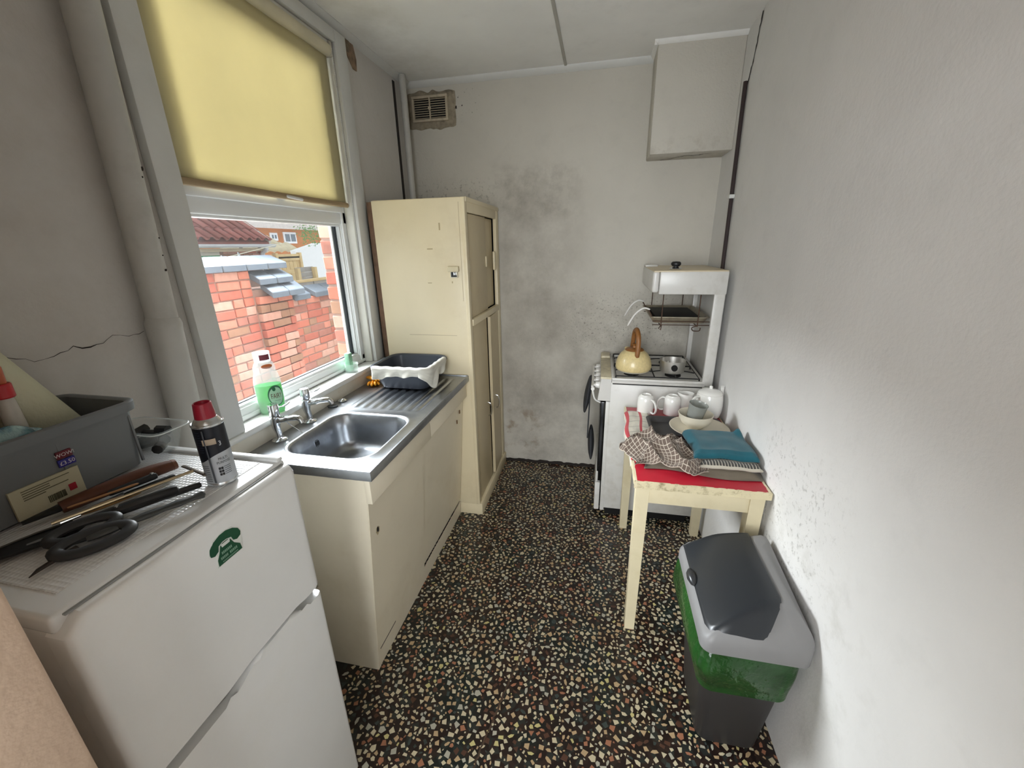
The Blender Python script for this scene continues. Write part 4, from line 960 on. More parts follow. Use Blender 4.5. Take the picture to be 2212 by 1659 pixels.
def fpull(y, z, par, h_=.06):
    g = G(); g.box(CX-.012, y, z-h_/2, CX-.004, y+.018, z+h_/2, .004); g2 = G(); g2.box(CX-.009, y+.005, z-h_/2+.010, CX-.0032, y+.013, z+h_/2-.010, .001)
    o = th.part('pull', g, cr, par); return o
fpull(2.012, 1.47, du); fpull(2.34, 1.48, du)
g = G(); g.box(CX-.004, 2.483, 1.425, CX+.010, 2.515, 1.535, .005); th.part('catch', g, cr, du2)
g = G(); g.box(CX-.022, CY0+.038, .082, CX-.006, 2.300, 1.160, .002); dl = th.part('door', g, cdm)
g = G(); g.box(CX-.05, 2.29, .082, CX-.03, 2.325, 1.16); th.part('dark_gap', g, M['dark'])
g = G(); g.hexa([(CX-.004, 2.314, .095), (CX+.013, 2.316, .095), (CX-.002, D-.078, .095), (CX-.018, D-.078, .095), (CX-.004, 2.314, 1.162), (CX+.013, 2.316, 1.162), (CX-.002, D-.078, 1.162), (CX-.018, D-.078, 1.162)]); dr_ = th.part('door', g, cdm, label='door standing ajar')
def dpull(x, y, z, par):
    g = G(); g.tube(bez([(x, y, z-.045), (x+.016, y, z-.036), (x+.022, y, z), (x+.016, y, z+.036), (x, y, z+.045)], 5), .0038, 8); th.part('handle', g, M['chrome'], par)
dpull(CX-.006, 2.258, .585, dl); dpull(CX+.009, 2.40, .585, dr_)
# scuffs and screw line on the side
g = G(); 
for (x, z, w_, h_) in ((.41, 1.645, .008, .034), (.34, 1.555, .03, .006), (.33, 1.39, .022, .004), (.46, 1.39, .006, .01)): g.box(x, CY0-.0006, z, x+w_, CY0+.001, z+h_, .0005)
th.part('scuff', g, pm('scuff', '#b4a27c', .6), side)
g = G(); g.box(.20, CY0-.0006, 1.118, .47, CY0+.001, 1.121); th.part('scuff', g, pm('scuff_line', '#c2b190', .6), side)
g = G(); g.box(.516, CY0-.0008, 1.3, .518, CY0+.001, 1.77); th.part('scuff', g, pm('scuff_line2', '#b9a883', .6), side)
g = G(); g.box(.032, CY0+.006, .985, .060, CY0+.03, CZ-.004, .002); th.part('batten', g, M['wood_brown'], label='bare brown wooden batten')
# ball catch box on the cupboard side
th = Thing('door_catch', 'small cream surface catch with chrome keeper on the cupboard side', 'catch', (.475, CY0-.012, 1.42))
g = G(); g.box(.447, CY0-.018, 1.447, .505, CY0, 1.474, .004); th.part('body', g, pm('catch_cream', '#cfc2a0', .4))
g = G(); g.box(.459, CY0-.014, 1.418, .497, CY0, 1.449, .003); th.part('keeper', g, pm('catch_pale', '#dcd6c2', .35))
g = G(); g.box(.464, CY0-.0165, 1.422, .476, CY0-.012, 1.446, .001); g.box(.476, CY0-.0165, 1.422, .494, CY0-.012, 1.430, .001); th.part('slot', g, M['black'])
g = G(); g.box(.478, CY0-.019, 1.431, .492, CY0-.012, 1.446, .002); th.part('roller', g, M['chrome'])

# ================================================================== cooker
KX0, KX1, KY0, KY1, KZ = 1.262, 1.795, 2.095, 2.60, .875
th = Thing('gas_cooker', 'white freestanding gas cooker with high-level grill in the far corner', 'cooker', (1.53, 2.35, 0))
en = M['enamel']
g = G(); g.box(KX0+.022, KY0, .055, KX1, KY0+.012, KZ-.022, .002); th.part('side_panel', g, en)
g = G(); g.box(KX0+.022, KY1-.012, .055, KX1, KY1, KZ-.022, .002); th.part('side_panel', g, en)
g = G(); g.box(KX1-.012, KY0+.012, .055, KX1, KY1-.012, KZ-.022); th.part('back_panel', g, en)
g = G(); g.box(KX0+.03, KY0+.02, 0, KX1-.04, KY1-.02, .056); th.part('plinth', g, M['dark'])
g = G(); g.box(KX0, KY0+.001, .035, KX0+.024, KY0+.025, .74, .003); g.box(KX0, KY1-.025, .035, KX0+.024, KY1-.001, .74, .003); g.box(KX0, KY0+.02, .40, KX0+.02, KY1-.02, .43); th.part('front_frame', g, en)
g = G(); g.box(KX0-.028, KY0+.004, .235, KX0+.004, KY1-.004, .735, .004); od = th.part('oven_door', g, M['black_gl'])
g = G(); g.box(KX0-.034, KY0+.002, .225, KX0-.020, KY1-.002, .30, .005); th.part('door_trim', g, en, od)
g = G(); g.box(KX0-.036, KY0+.004, .035, KX0-.006, KY1-.004, .222, .004); th.part('drawer', g, en)
g = G(); g.box(KX0-.006, KY0+.02, .05, KX0+.001, KY1-.02, .222); th.part('gap', g, M['dark'])
g = G(); g.tube(bez([(KX0-.026, KY0+.05, .715), (KX0-.06, KY0+.05, .735), (KX0-.075, KY0+.05, .79), (KX0-.078, KY0+.05, .815)], 5), [.008]*8+[.009]*8, 8, flat=.7); th.part('handle_arm', g, M['china'], od)
g = G(); g.tube([(KX0-.074, KY0+.03, .80), (KX0-.074, KY1-.03, .80)], .010, 10); th.part('handle_bar', g, M['china'], od)
# control fascia with knobs
g = G(); g.hexa([(KX0-.045, KY0, .745), (KX0+.024, KY0, .745), (KX0+.024, KY1, .745), (KX0-.045, KY1, .745), (KX0-.030, KY0, KZ-.004), (KX0+.024, KY0, KZ-.004), (KX0+.024, KY1, KZ-.004), (KX0-.030, KY1, KZ-.004)]); cp_ = th.part('control_panel', g, en)
kn = G(); kn.lathe([(.020, 0), (.021, .004), (.019, .006), (.017, .022), (.014, .025), (.001, .025)], 18); kn.box(-.004, -.018, .020, .004, .018, .034, .003)
kme = kn.mesh('knob', M['china'])
for i in range(5):
    o = link('knob', kme, cp_); o.location = Vector((KX0-.037, KY0+.07+i*.09, .812))-th.off; o.rotation_euler = (0, -PI/2+.11, 0)
# hob
g = G(); g.box(KX0+.026, KY0-.004, KZ-.026, KX1-.04, KY1+.002, KZ-.006, .004)
for (a, b_, c_, d_) in ((KX0+.026, KY0-.004, KX1-.04, KY0+.010), (KX0+.026, KY1-.012, KX1-.04, KY1+.002), (KX0+.022, KY0+.0102, KX0+.040, KY1-.0122), (KX1-.056, KY0+.0102, KX1-.04, KY1-.0122)): g.box(a, b_, KZ-.0142, c_, d_, KZ+.004, .003)
hob = th.part('hob_tray', g, en)
g = G(); g.box(KX0-.034, KY0, KZ-.006, KX0+.024, KY1, KZ+.006, .004); g.box(KX0-.032, KY1-.10, KZ+.0, KX0+.022, KY1-.002, KZ+.02, .004); th.part('front_ledge', g, pm('grubby_enamel', '#cfc5a9', .45, var=.15, scale=30, dirt='#7d6a44', dirt_amt=.7, dirt_scale=18))
g = G(); g.box(KX0+.1, KY0-.0055, KZ-.030, KX0+.4, KY0-.003, KZ-.026); g.box(KX0+.03, KY0-.002, KZ-.031, KX1-.05, KY0+.002, KZ-.025); th.part('shadow_gap', g, M['dark'])
bxs = [(KX0+.135, KY0+.125), (KX0+.355, KY0+.125), (KX0+.135, KY1-.125), (KX0+.355, KY1-.125)]
bg_ = G(); bg_.lathe([(.042, .0), (.042, .006), (.034, .010), (.030, .018), (.024, .021), (.001, .021)], 20); bme = bg_.mesh('burner', M['black_iron'])
for (x, y) in bxs:
    o = link('burner', bme, hob); o.location = Vector((x, y, KZ-.006))-th.off
# pan supports: two wire frames
for s_ in range(2):
    g = G(); ya, yb = (KY0+.018, (KY0+KY1)/2-.003) if s_ == 0 else ((KY0+KY1)/2+.003, KY1-.018); xa, xb = KX0+.046, KX1-.064; z = KZ+.020
    g.tube([(xa, ya, z-.008), (xb, ya, z-.008), (xb, yb, z-.008), (xa, yb, z-.008)], .0036, 6, loop=True)
    for (x, y) in (bxs[0:2] if s_ == 0 else bxs[2:4]):
        for k in range(4):
            a = PI/4+k*PI/2 if False else k*PI/2; dx, dy = math.cos(a), math.sin(a)
            ex = (xb if dx > 0 else xa) if abs(dx) > .5 else x; ey = (yb if dy > 0 else ya) if abs(dy) > .5 else y
            lim = .11
            if abs(dx) > .5: ex = x+max(-lim, min(lim, ex-x))
            g.tube(bez([(x+dx*.022, y+dy*.022, z), (x+dx*.06, y+dy*.06, z), (ex, ey, z-.008)], 4), .0034, 6)
    g.tube([(KX0+.245, ya, z-.006), (KX0+.245, yb, z-.006)], .0034, 6)
    for x in (xa, xb):
        for y in (ya, yb): g.tube([(x, y, KZ-.004), (x, y, z-.006)], .004, 6)
    th.part('pan_support', g, M['black_iron'], hob)
# splashback and grill hood
g = G(); g.box(KX1-.022, KY0+.02, KZ-.02, KX1+.004, KY1-.004, 1.33, .003); th.part('splashback', g, en)
g = G(); g.box(KX1-.052, KY0-.001, KZ-.02, KX1-.004, KY0+.022, 1.325, .003); th.part('upright', g, en)
g = G(); g.box(KX1-.045, KY1-.026, KZ-.02, KX1-.004, KY1-.004, 1.325, .003); th.part('upright', g, en)
g = G(); g.box(1.486, KY0, 1.322, KX1+.002, KY1, 1.432, .006); gh = th.part('grill_hood', g, en)
g = G(); g.box(1.452, KY0, 1.330, 1.4845, KY1, 1.434, .012, 4); th.part('hood_front', g, en, gh)
g = G(); g.box(1.456, KY0+.002, 1.428, KX1, KY1-.002, 1.4365, .003); th.part('hood_top', g, pm('hood_top_enamel', '#cfc0a2', .4, var=.06), gh)
g = G(); g.box(1.452, KY1-.12, 1.434, 1.52, KY1-.02, 1.446, .004); th.part('match_tray', g, en, gh)
# hanging rack and grill pan
rk = M['rust']; g = G()
xa, xb, ya, yb = 1.452, 1.752, KY0+.03, KY1-.03; zt, zl = 1.322, 1.185
for (x, y) in ((1.515, ya), (1.69, ya), (1.515, yb), (1.69, yb)): g.tube([(x, y, zt), (x, y, zl-.022), (x, y+(.02 if y == ya else -.02), zl-.026)], .0026, 6)
for y in (ya, yb): g.tube([(xa+.02, y, zl), (xb, y, zl)], .0026, 6); g.tube([(xa+.02, y, zl-.018), (xb, y, zl-.018)], .0022, 6)
for x in (1.515, 1.69): g.tube([(x, ya, zl-.024), (x, yb, zl-.024)], .0024, 6)
g.tube(bez([(1.69, ya, zl-.02), (1.665, ya-.004, zl-.03), (1.672, ya-.004, zl-.045), (1.70, ya-.004, zl-.045), (1.705, ya, zl-.03)], 5), .0026, 6)
g.tube([(1.515, ya, zl-.022), (1.505, ya-.002, zl-.036), (1.515, ya-.004, zl-.045), (1.518, ya, zl-.02)], .0026, 6)
th.part('grill_rack', g, rk, gh)
g = G(); gr = [rrect(1.465+i_, ya+.008+i_, 1.745-i_, yb-.008-i_, .022, z, 5) for i_, z in ((.022, zl-.014), (.016, zl-.012), (.004, zl+.016), (-.004, zl+.018), (-.004, zl+.021), (.006, zl+.021), (.010, zl+.016), (.022, zl-.008))]
g.rings(gr); gp = th.part('grill_pan', g, pm('pan_alu', '#a39a86', .4, .6, var=.2, scale=20, dirt='#4b3c2b', dirt_amt=.7, dirt_scale=14), gh)
g = G(); g.box(1.495, ya+.035, zl-.006, 1.715, yb-.035, zl+.013, .002); th.part('grill_plate', g, M['black_iron'], gp)
for yh in (KY0+.05, KY1-.14):
    g = G(); g.tube(bez([(1.470, yh, zl+.020), (1.455, yh, zl+.048), (1.45, yh, zl+.052)], 4), .003, 6); th.part('handle_wire', g, rk, gp)
    g = G(); g.tube(bez([(1.458, yh, zl+.056), (1.425, yh, zl+.062), (1.385, yh, zl+.030), (1.352, yh, zl-.030)], 7), [.003, .006]+[.0068]*18+[.006, .003], 10, flat=.7); th.part('handle', g, M['china'], gp)
# knob lying on the hood
th = Thing('black_lid_knob', 'black lid knob with chrome collar on top of the grill hood', 'knob', (1.575, 2.23, 1.4365))
g = G(); g.lathe([(.030, .0005), (.031, .002), (.026, .006), (.014, .009), (.012, .012)], 24, (1.575, 2.23, 1.4365)); th.part('collar', g, M['chrome'])
g = G(); g.lathe([(.010, .010), (.018, .014), (.024, .022), (.024, .030), (.018, .036), (.001, .038)], 24, (1.575, 2.23, 1.4365)); th.part('knob', g, M['black'])
# double oven glove hanging on the oven door
th = Thing('oven_glove', 'dark grey double oven glove hanging from the oven door handle', 'oven glove', (KX0-.08, 2.32, .26))
ogm = pm('glove_cloth', '#3a3b3e', .95, var=.12, scale=30, bmp=.3)
def pad(z0, z1, bx, wd, nm, tilt=0):
    g = G(); rs = []
    for k in range(11):
        f = k/10; z = z0+(z1-z0)*f; ww = wd*(math.sin(PI*(.12+.80*f))**.55); tk = .020*math.sin(PI*(.08+.84*f))**.6
        rs.append([(bx+tilt*f+tk*math.cos(a), 2.34+ww*math.sin(a), z) for a in [2*PI*i/14 for i in range(14)]])
    g.rings(rs); th.part(nm, g, ogm)
pad(.585, .80, KX0-.118, .085, 'pad', .028); pad(.265, .47, KX0-.068, .085, 'pad', -.006)
g = G(); g.hexa([(KX0-.098, 2.28, .42), (KX0-.090, 2.28, .42), (KX0-.090, 2.40, .42), (KX0-.098, 2.40, .42), (KX0-.092, 2.28, .795), (KX0-.084, 2.28, .795), (KX0-.084, 2.40, .795), (KX0-.092, 2.40, .795)]); th.part('strap', g, ogm)

# kettle
kx, ky, kz = 1.402, 2.20, KZ+.021
th = Thing('kettle', 'cream whistling stovetop kettle with brown handle', 'kettle', (kx, ky, kz), local=True)
km = pm('kettle_enamel', '#d8c48f', .35, var=.1, scale=90, coat=.3)
g = G(); g.lathe([(.070, .0), (.082, .002), (.092, .012), (.096, .026), (.094, .048), (.086, .075), (.072, .098), (.055, .113), (.044, .118), (.001, .119)], 40); th.part('body', g, km)
g = G(); g.lathe([(.083, .0025), (.0905, .0105), (.0915, .0125), (.084, .004)], 40, cap0=False, cap1=False); th.part('base_ring', g, pm('kettle_base', '#c9c5b6', .3, .3))
g = G(); g.lathe([(.047, .114), (.050, .118), (.045, .124), (.03, .129), (.012, .131), (.010, .140), (.015, .150), (.001, .154)], 28); th.part('lid', g, M['cane'])
hd_ = [(.0, -.062, .085), (.001, -.066, .105), (.004, -.060, .160), (.004, -.045, .205), (.004, .0, .228), (.004, .045, .205), (.004, .060, .160), (.001, .066, .105), (0, .062, .085)]
Rz = Matrix.Rotation(.14, 4, 'Z')
g = G(); g.tube([Rz @ p for p in bez(hd_, 6)], [.008, .010]+[.0125]*45+[.010, .008], 12); th.part('handle', g, M['cane'])
g = G(); a = PI*.60; d = Vector((math.cos(a), math.sin(a), 0)); g.tube([d*.075+Vector((0, 0, .06)), d*.10+Vector((0, 0, .085)), d*.112+Vector((0, 0, .105))], [.018, .014, .012], 14); th.part('spout', g, km)
# saucepan (handle turned away)
px_, py_, pz_ = 1.607, 2.205, KZ+.021
th = Thing('saucepan', 'small stainless saucepan without lid on the near right burner', 'saucepan', (px_, py_, pz_), local=True)
g = G(); g.lathe([(.055, 0), (.061, .004), (.064, .014), (.066, .064), (.0685, .066), (.0685, .068), (.065, .067), (.062, .014), (.058, .006), (.001, .005)], 40); th.part('pan_body', g, pm('pan_steel', '#cfccc6', .38, .9, var=.06))
g = G(); 
for (q) in range(1): g.prism([(.016*math.cos(k*PI/8), .038+.017*math.sin(k*PI/8)) for k in range(16)], 'y', -.072, -.062)
th.part('handle_socket', g, M['dark'])

# ================================================================== table
TX0, TX1, TY0, TY1, TZ = 1.362, 1.815, 1.308, 2.05, .735
th = Thing('kitchen_table', 'small cream painted table with red laminate top and chipped edging', 'table', (1.59, 1.68, 0))
tc = M['table_c']
for (x, y) in ((TX0+.006, TY0+.012), (TX1-.056, TY0+.012), (TX0+.012, TY1-.062), (TX1-.056, TY1-.062)):
    g = G(); a = .048; b_ = .040
    g.hexa([(x+.003, y+.003, 0), (x+.003+b_, y+.003, 0), (x+.003+b_, y+.003+b_, 0), (x+.003, y+.003+b_, 0), (x, y, TZ-.028), (x+a, y, TZ-.028), (x+a, y+a, TZ-.028), (x, y+a, TZ-.028)]); th.part('leg', g, tc)
for (x0, y0, x1, y1) in ((TX0+.05, TY0+.018, TX1-.05, TY0+.036), (TX0+.05, TY1-.045, TX1-.05, TY1-.027), (TX0+.014, TY0+.06, TX0+.030, TY1-.06), (TX1-.030, TY0+.06, TX1-.014, TY1-.06)):
    g = G(); g.box(x0, y0, TZ-.100, x1, y1, TZ-.028, .002); th.part('apron', g, tc)
g = G(); g.box(TX0+.003, TY0+.003, TZ-.027, TX1-.003, TY1-.003, TZ-.0015); top = th.part('top_board', g, tc)
g = G(); g.box(TX0+.0045, TY0+.0045, TZ-.0014, TX1-.0045, TY1-.0045, TZ, .0004); th.part('red_top', g, M['red'], top)
def edging(p0, p1, nrm, mat, seed):
    g = G(); rr = random.Random(seed); p0, p1, nrm = Vector(p0), Vector(p1), Vector(nrm); n = 60; rs = []
    for i in range(n+1):
        p = p0.lerp(p1, i/n); d_ = .0065+.0022*nz(p, 45, seed); zt = TZ+.0004-.0018*max(0, nz(p, 60, seed+4)); zb = TZ-.028+.003*nz(p, 30, seed+2)
        rs.append([p-nrm*.003+Vector((0, 0, zb)), p+nrm*d_+Vector((0, 0, zb+.001)), p+nrm*(d_-.0015*abs(nz(p, 70, 3)))+Vector((0, 0, (zb+zt)/2)), p+nrm*(d_-.001)+Vector((0, 0, zt-.001)), p-nrm*.003+Vector((0, 0, zt))])
    g.rings(rs); th.part('edging', g, mat, top, angle=70)
edging((TX0-.004, TY0+.003, 0), (TX1+.004, TY0+.003, 0), (0, -1, 0), M['table_edge'], 3)
edging((TX0+.003, TY0-.004, 0), (TX0+.003, TY1+.004, 0), (-1, 0, 0), M['table_c'], 5)
edging((TX1-.003, TY0, 0), (TX1-.003, TY1, 0), (1, 0, 0), M['table_c'], 7)

# ---- crockery on the table
def mug(label, x, y, ha, tilt=0):
    th = Thing('mug', label, 'mug', (x, y, TZ), group='white mugs upside down on the table', local=True)
    g = G(); g.lathe([(.040, .0), (.041, .002), (.0405, .06), (.038, .082), (.033, .092), (.026, .096), (.025, .099), (.022, .099), (.021, .095), (.001, .095)], 32); th.part('cup', g, M['china'])
    d = Vector((math.cos(ha), math.sin(ha), 0)); z = lambda h_: Vector((0, 0, h_))
    g = G(); g.tube(bez([d*.037+z(.080), d*.052+z(.078), d*.068+z(.060), d*.072+z(.035), d*.064+z(.016), d*.052+z(.012), d*.039+z(.016)], 5), .0062, 10, flat=.75); th.part('handle', g, M['china'])
mug('white upside-down mug on the table corner nearest the cooker front', 1.458, 1.985, -.9)
mug('white upside-down mug beside the milk jug, handle to the left', 1.588, 1.992, 2.75)
th = Thing('milk_jug', 'small white china milk jug standing behind the grey glass', 'jug', (1.660, 2.022, TZ), local=True)
g = G(); n = 32; rs = []
for (r_, z) in ((.020, 0), (.026, .002), (.034, .02), (.036, .045), (.031, .075), (.032, .098), (.034, .104), (.031, .103), (.028, .075), (.033, .045), (.030, .02), (.018, .006)):
    ring_ = []
    for k in range(n):
        a = 2*PI*k/n; sp = max(0, math.cos(a-PI*.95))**10*.018*smooth(.07, .105, z); ring_.append(((r_+sp)*math.cos(a), (r_+sp)*math.sin(a), z+sp*.4))
    rs.append(ring_)
g.rings(rs); th.part('jug_body', g, M['china'])
g = G(); g.tube(bez([(.029, -.004, .09), (.048, .006, .092), (.054, .01, .065), (.046, .008, .035), (.034, .0, .03)], 5), .0045, 8); th.part('handle', g, M['china'])
th = Thing('teapot', 'round white china teapot beside the wall on the table', 'teapot', (1.752, 1.962, TZ), local=True)
g = G(); g.lathe([(.036, 0), (.044, .003), (.056, .02), (.0615, .045), (.063, .075), (.0615, .105), (.058, .125), (.056, .130), (.050, .128)], 40, cap1=False); g.lathe([(.050, .128), (.001, .12)], 40, cap0=False); th.part('pot_body', g, M['china'])
g = G(); g.lathe([(.055, .1295), (.056, .133), (.050, .140), (.035, .148), (.012, .153), (.007, .156), (.008, .163), (.005, .169), (.001, .170)], 36); th.part('lid', g, M['china'])
g = G(); g.tube(bez([(-.052, -.022, .118), (-.072, -.032, .116), (-.088, -.038, .094), (-.088, -.038, .062), (-.072, -.031, .040), (-.055, -.024, .04)], 6), .0075, 10, flat=.8); th.part('handle', g, M['china'])
g = G(); g.tube(bez([(.045, .028, .07), (.060, .036, .10), (.062, .034, .135), (.060, .030, .158)], 6), [.014]*5+[.011]*6+[.009]*6+[.0085, .0095], 12); th.part('spout', g, M['china'])
th = Thing('baking_tray', 'dark grey rectangular baking tray under the plate', 'tray', (1.60, 1.80, TZ), local=True, rotz=.03)
g = G(); tr = [rrect(-.165+i_, -.105+i_, .165-i_, .105-i_, .03, z, 6) for i_, z in ((.020, .002), (.012, .004), (.004, .024), (-.004, .025), (-.004, .027), (.008, .027), (.014, .022), (.022, .006))]
g.rings(tr); g.xf(Matrix.Translation((.02, -.02, .0))); th.part('tray_body', g, pm('tray_grey', '#3f3d3d', .5, var=.1, scale=25))
plz = TZ+.028
th = Thing('dinner_plate', 'large cream stoneware plate lying across the baking tray', 'plate', (1.665, 1.742, plz), local=True)
g = G(); g.lathe([(.07, 0), (.075, .001), (.105, .008), (.124, .015), (.126, .017), (.123, .018), (.104, .011), (.075, .005), (.001, .005)], 56); th.part('plate_body', g, M['stone_w'])
bwz = plz+.006
th = Thing('cereal_bowl', 'cream stoneware cereal bowl standing on the plate', 'bowl', (1.650, 1.765, bwz), local=True)
g = G(); g.lathe([(.033, 0), (.036, .003), (.038, .006), (.058, .022), (.070, .045), (.073, .063), (.0745, .066), (.072, .067), (.069, .062), (.062, .040), (.045, .018), (.001, .012)], 48); th.part('bowl_body', g, M['stone_w'])
th = Thing('grey_tumbler', 'grey glass tumbler tipped inside the bowl', 'tumbler', (1.652, 1.775, bwz+.018), local=True)
g = G(); n = 40; rs = []
for (r_, z) in ((.030, .0), (.033, .003), (.040, .075), (.0415, .078), (.040, .0785), (.037, .07), (.030, .008), (.002, .007)): rs.append([((r_)*math.cos(2*PI*k/n), r_*math.sin(2*PI*k/n), z) for k in range(n)])
g.rings(rs); g.xf(Matrix.Translation((-.004, .008, .012)) @ Matrix.Rotation(.16, 4, 'Y') @ Matrix.Rotation(.1, 4, 'X')); th.part('glass_body', g, clear('smoky_glass', '#b3b5af', .45, .12, lin('#b9bcb6')))

# ---- cloths on the table
ck = fabric('brown_check', '#5f5046', [('u', .044, .006, '#b3a899', 0), ('v', .044, .006, '#b3a899', 0)])
rw = fabric('red_white_check', '#d2cbbb', [('v', .125, .010, '#a39c90', .02), ('u', .46, .085, '#b5333c', .22)])
bk = fabric('dark_check', '#3a3733', [('u', .05, .012, '#b5ae9f', 0), ('v', .2, .05, '#b5ae9f', 0)])
teal = fabric('teal_towel', '#06525f', [('v', .9, .012, '#075a6c', .02)])
grey_c = fabric('taupe_cloth', '#675e50', [])
# red and white tea towel over the left edge
g = G()
def rt(u, v_):
    y = 1.47+v_*.49+.01*math.sin(u*5); s_ = u*.135; x = TX0+.10-s_
    z = .006+.004*nz((u*4, v_*7, 2))+.003
    if x < TX0-.002: q = TX0-.002-x; x = TX0-.005-.006*abs(math.sin(v_*8)); z = .006-q
    return (x+.006*math.sin(v_*9), y, TZ+z)
g.grid(rt, 24, 40); single('red_check_towel', g, rw, 'folded white tea towel with red stripes over the table edge', 'tea towel', (1.40, 1.72, TZ), solid=.006, angle=80)
# taupe cloth beneath
g = G()
def tcl(u, v_):
    x = 1.40+u*.412; y = 1.372+v_*.235+.012*math.sin(u*7)*(1-v_)+.03*(1-u)*(1-v_); 
    ed = min(u, 1-u, v_, 1-v_); z = .004+.026*smooth(0, .13, ed)+.006*nz((x*22, y*22, 4))*smooth(0, .1, ed)
    return (x+.008*math.sin(v_*8), y, TZ+max(.002, z))
g.grid(tcl, 44, 26); single('taupe_cloth', g, grey_c, 'folded taupe cloth lying under the other towels at the table front', 'cloth', (1.6, 1.48, TZ), angle=80, solid=.003)
# dark checked cloth sandwiched under the teal towel
g = G()
def dcl(u, v_):
    x = 1.600+u*.212; y = 1.392+v_*.20; ed = min(u, 1-u, v_, 1-v_); return (x, y, TZ+.034+.010*smooth(0, .10, ed)+.004*nz((x*20, y*20, 7)))
g.grid(dcl, 24, 20); single('dark_check_cloth', g, bk, 'dark checked cloth showing as a strip beneath the teal towel', 'cloth', (1.7, 1.48, TZ+.034), angle=80, solid=.006)
g = G()
def tl_(u, v_):
    x = 1.582+u*.226; y = 1.425+v_*.215; ed = min(u*1.0, 1-u, v_, 1-v_)
    z = .052+.026*(min(1, ed/.10)**.5)+.006*nz((x*14, y*14, 9))
    z += .022*math.exp(-((u-.93)/.05)**2-((v_-.90)/.16)**2)
    z -= .004*math.exp(-((v_-.07)/.015)**2)
    return (x+.006*math.sin(v_*5), y+.01*math.sin(u*3), TZ+z)
g.grid(tl_, 44, 40); single('teal_towel', g, teal, 'folded teal blue towel on the table against the wall', 'towel', (1.70, 1.52, TZ+.05), angle=80, solid=.006)
# crumpled brown checked tea towel
g = G()
def bt(u, v_):
    a = u-.5; b_ = v_-.5
    x = 1.478+a*.27+.030*math.sin(v_*7+.6)+.018*nz((u*3, v_*3, 1)); y = 1.512+b_*.255+.028*math.sin(u*6.5)+.018*nz((u*3, v_*3, 5))
    dome = max(0, 1-(a*a+b_*b_)*3.4); rdg = (1-abs(math.sin(u*8.5+v_*4.2+1.4*nz((u*2.5, v_*2.5, 2)))))**1.6
    rd2 = (1-abs(math.sin(v_*7.5-u*5.0+1.6*nz((u*2, v_*2, 8)))))**2
    z = .018+.044*dome+(.036*rdg+.030*rd2)*(.35+.65*dome)+.012*nz((u*6, v_*6, 3))
    if u < .16 and v_ < .6: z -= .016*(1-u/.16)
    return (x, y, TZ+max(.036 if x > 1.46 and y < 1.58 and y > 1.40 else .014, z))
g.grid(bt, 90, 84); single('brown_check_towel', g, ck, 'crumpled brown and white checked tea towel in front of the plate', 'tea towel', (1.48, 1.50, TZ+.014), angle=85, solid=.0025)
# ================================================================== bin
th = Thing('kitchen_bin', 'grey plastic bin with dark sloping flap and green liner against the wall', 'bin', (1.67, 1.06, 0))
gd, gmm = M['grey_d'], M['grey_m']
g = G(); bb = [((1.585, .945, 1.765, 1.175), .0), ((1.580, .94, 1.768, 1.18), .01), ((1.548, .90, 1.795, 1.245), .46), ((1.545, .897, 1.797, 1.248), .475)]
g.rings([rrect(*r_, .035, z, 6) for r_, z in bb], True, True); th.part('bin_body', g, pm('bin_body_grey', '#2f2d2d', .5, var=.05))
# lid: arched top, low at the room side, high at the wall, sloping near and far ends
LX0, LX1, LY0, LY1 = 1.528, 1.812, .872, 1.272
def smin(a, b, k=.012):
    h = max(k-abs(a-b), 0)/k; return min(a, b)-h*h*k*.25
def lidz(x, y):
    t_ = max(0, min(1, (x-LX0)/(1.745-LX0))); A_ = .503+.098*(1-(1-t_)**1.9)
    z = smin(A_, .506+min(1.25*(y-LY0), 5.5*(LY1-y))); return smin(z, .585+1.2*(LX1-x), .008)
base = rrect(LX0, LY0, LX1, LY1, .03, 0, 10); lcx, lcy = (LX0+LX1)/2, (LY0+LY1)/2
g = G(); rs = []
for (s_, dz) in ((.985, None), (1.0, None)):
    rs.append([(lcx+(x-lcx)*s_, lcy+(y-lcy)*s_, .470) for x, y, _ in base])
for k in range(25):
    s_ = 1-(k/24)**1.0*.995 if k else 1.0
    rs.append([(lcx+(x-lcx)*s_, lcy+(y-lcy)*s_, lidz(lcx+(x-lcx)*s_, lcy+(y-lcy)*s_)-(.006 if k == 0 else 0)) for x, y, _ in base])
g.rings(rs, False, True); lid = th.part('lid', g, gmm, angle=50)
# dark flap filling the opening
fo = [(1.541, 1.262), (1.541, 1.12), (1.541, .925), (1.548, .900), (1.560, .893), (1.60, .889), (1.660, .886), (1.684, .887), (1.694, .893), (1.712, .915), (1.742, .955), (1.748, .975), (1.748, 1.10), (1.748, 1.262), (1.65, 1.266)]
fcx, fcy = 1.645, 1.075
dense = []
for i in range(len(fo)):
    a, b_ = fo[i], fo[(i+1) % len(fo)]; n = max(1, int(math.hypot(b_[0]-a[0], b_[1]-a[1])/.016))
    for k in range(n): dense.append((a[0]+(b_[0]-a[0])*k/n, a[1]+(b_[1]-a[1])*k/n))
g = G(); rs = []
for k in range(24):
    s_ = 1-k/23*.995; lift = .0035 if k > 0 else -.002
    rs.append([(fcx+(x-fcx)*s_, fcy+(y-fcy)*s_, lidz(fcx+(x-fcx)*s_, fcy+(y-fcy)*s_)+lift) for x, y in dense])
g.rings(rs, False, True); fl = th.part('flap', g, pm('flap_grey', '#25282c', .30, var=.04), lid, angle=60)
g = G(); g.lathe([(.001, -.036), (.008, -.032), (.015, -.016), (.016, .004), (.010, .026), (.001, .036)], 16); g.xf(Matrix.Translation((1.541, 1.10, .520)) @ Matrix.Rotation(PI/2, 4, 'X')); th.part('finger_grip', g, pm('grip_dark', '#2c2d2f', .28), fl)
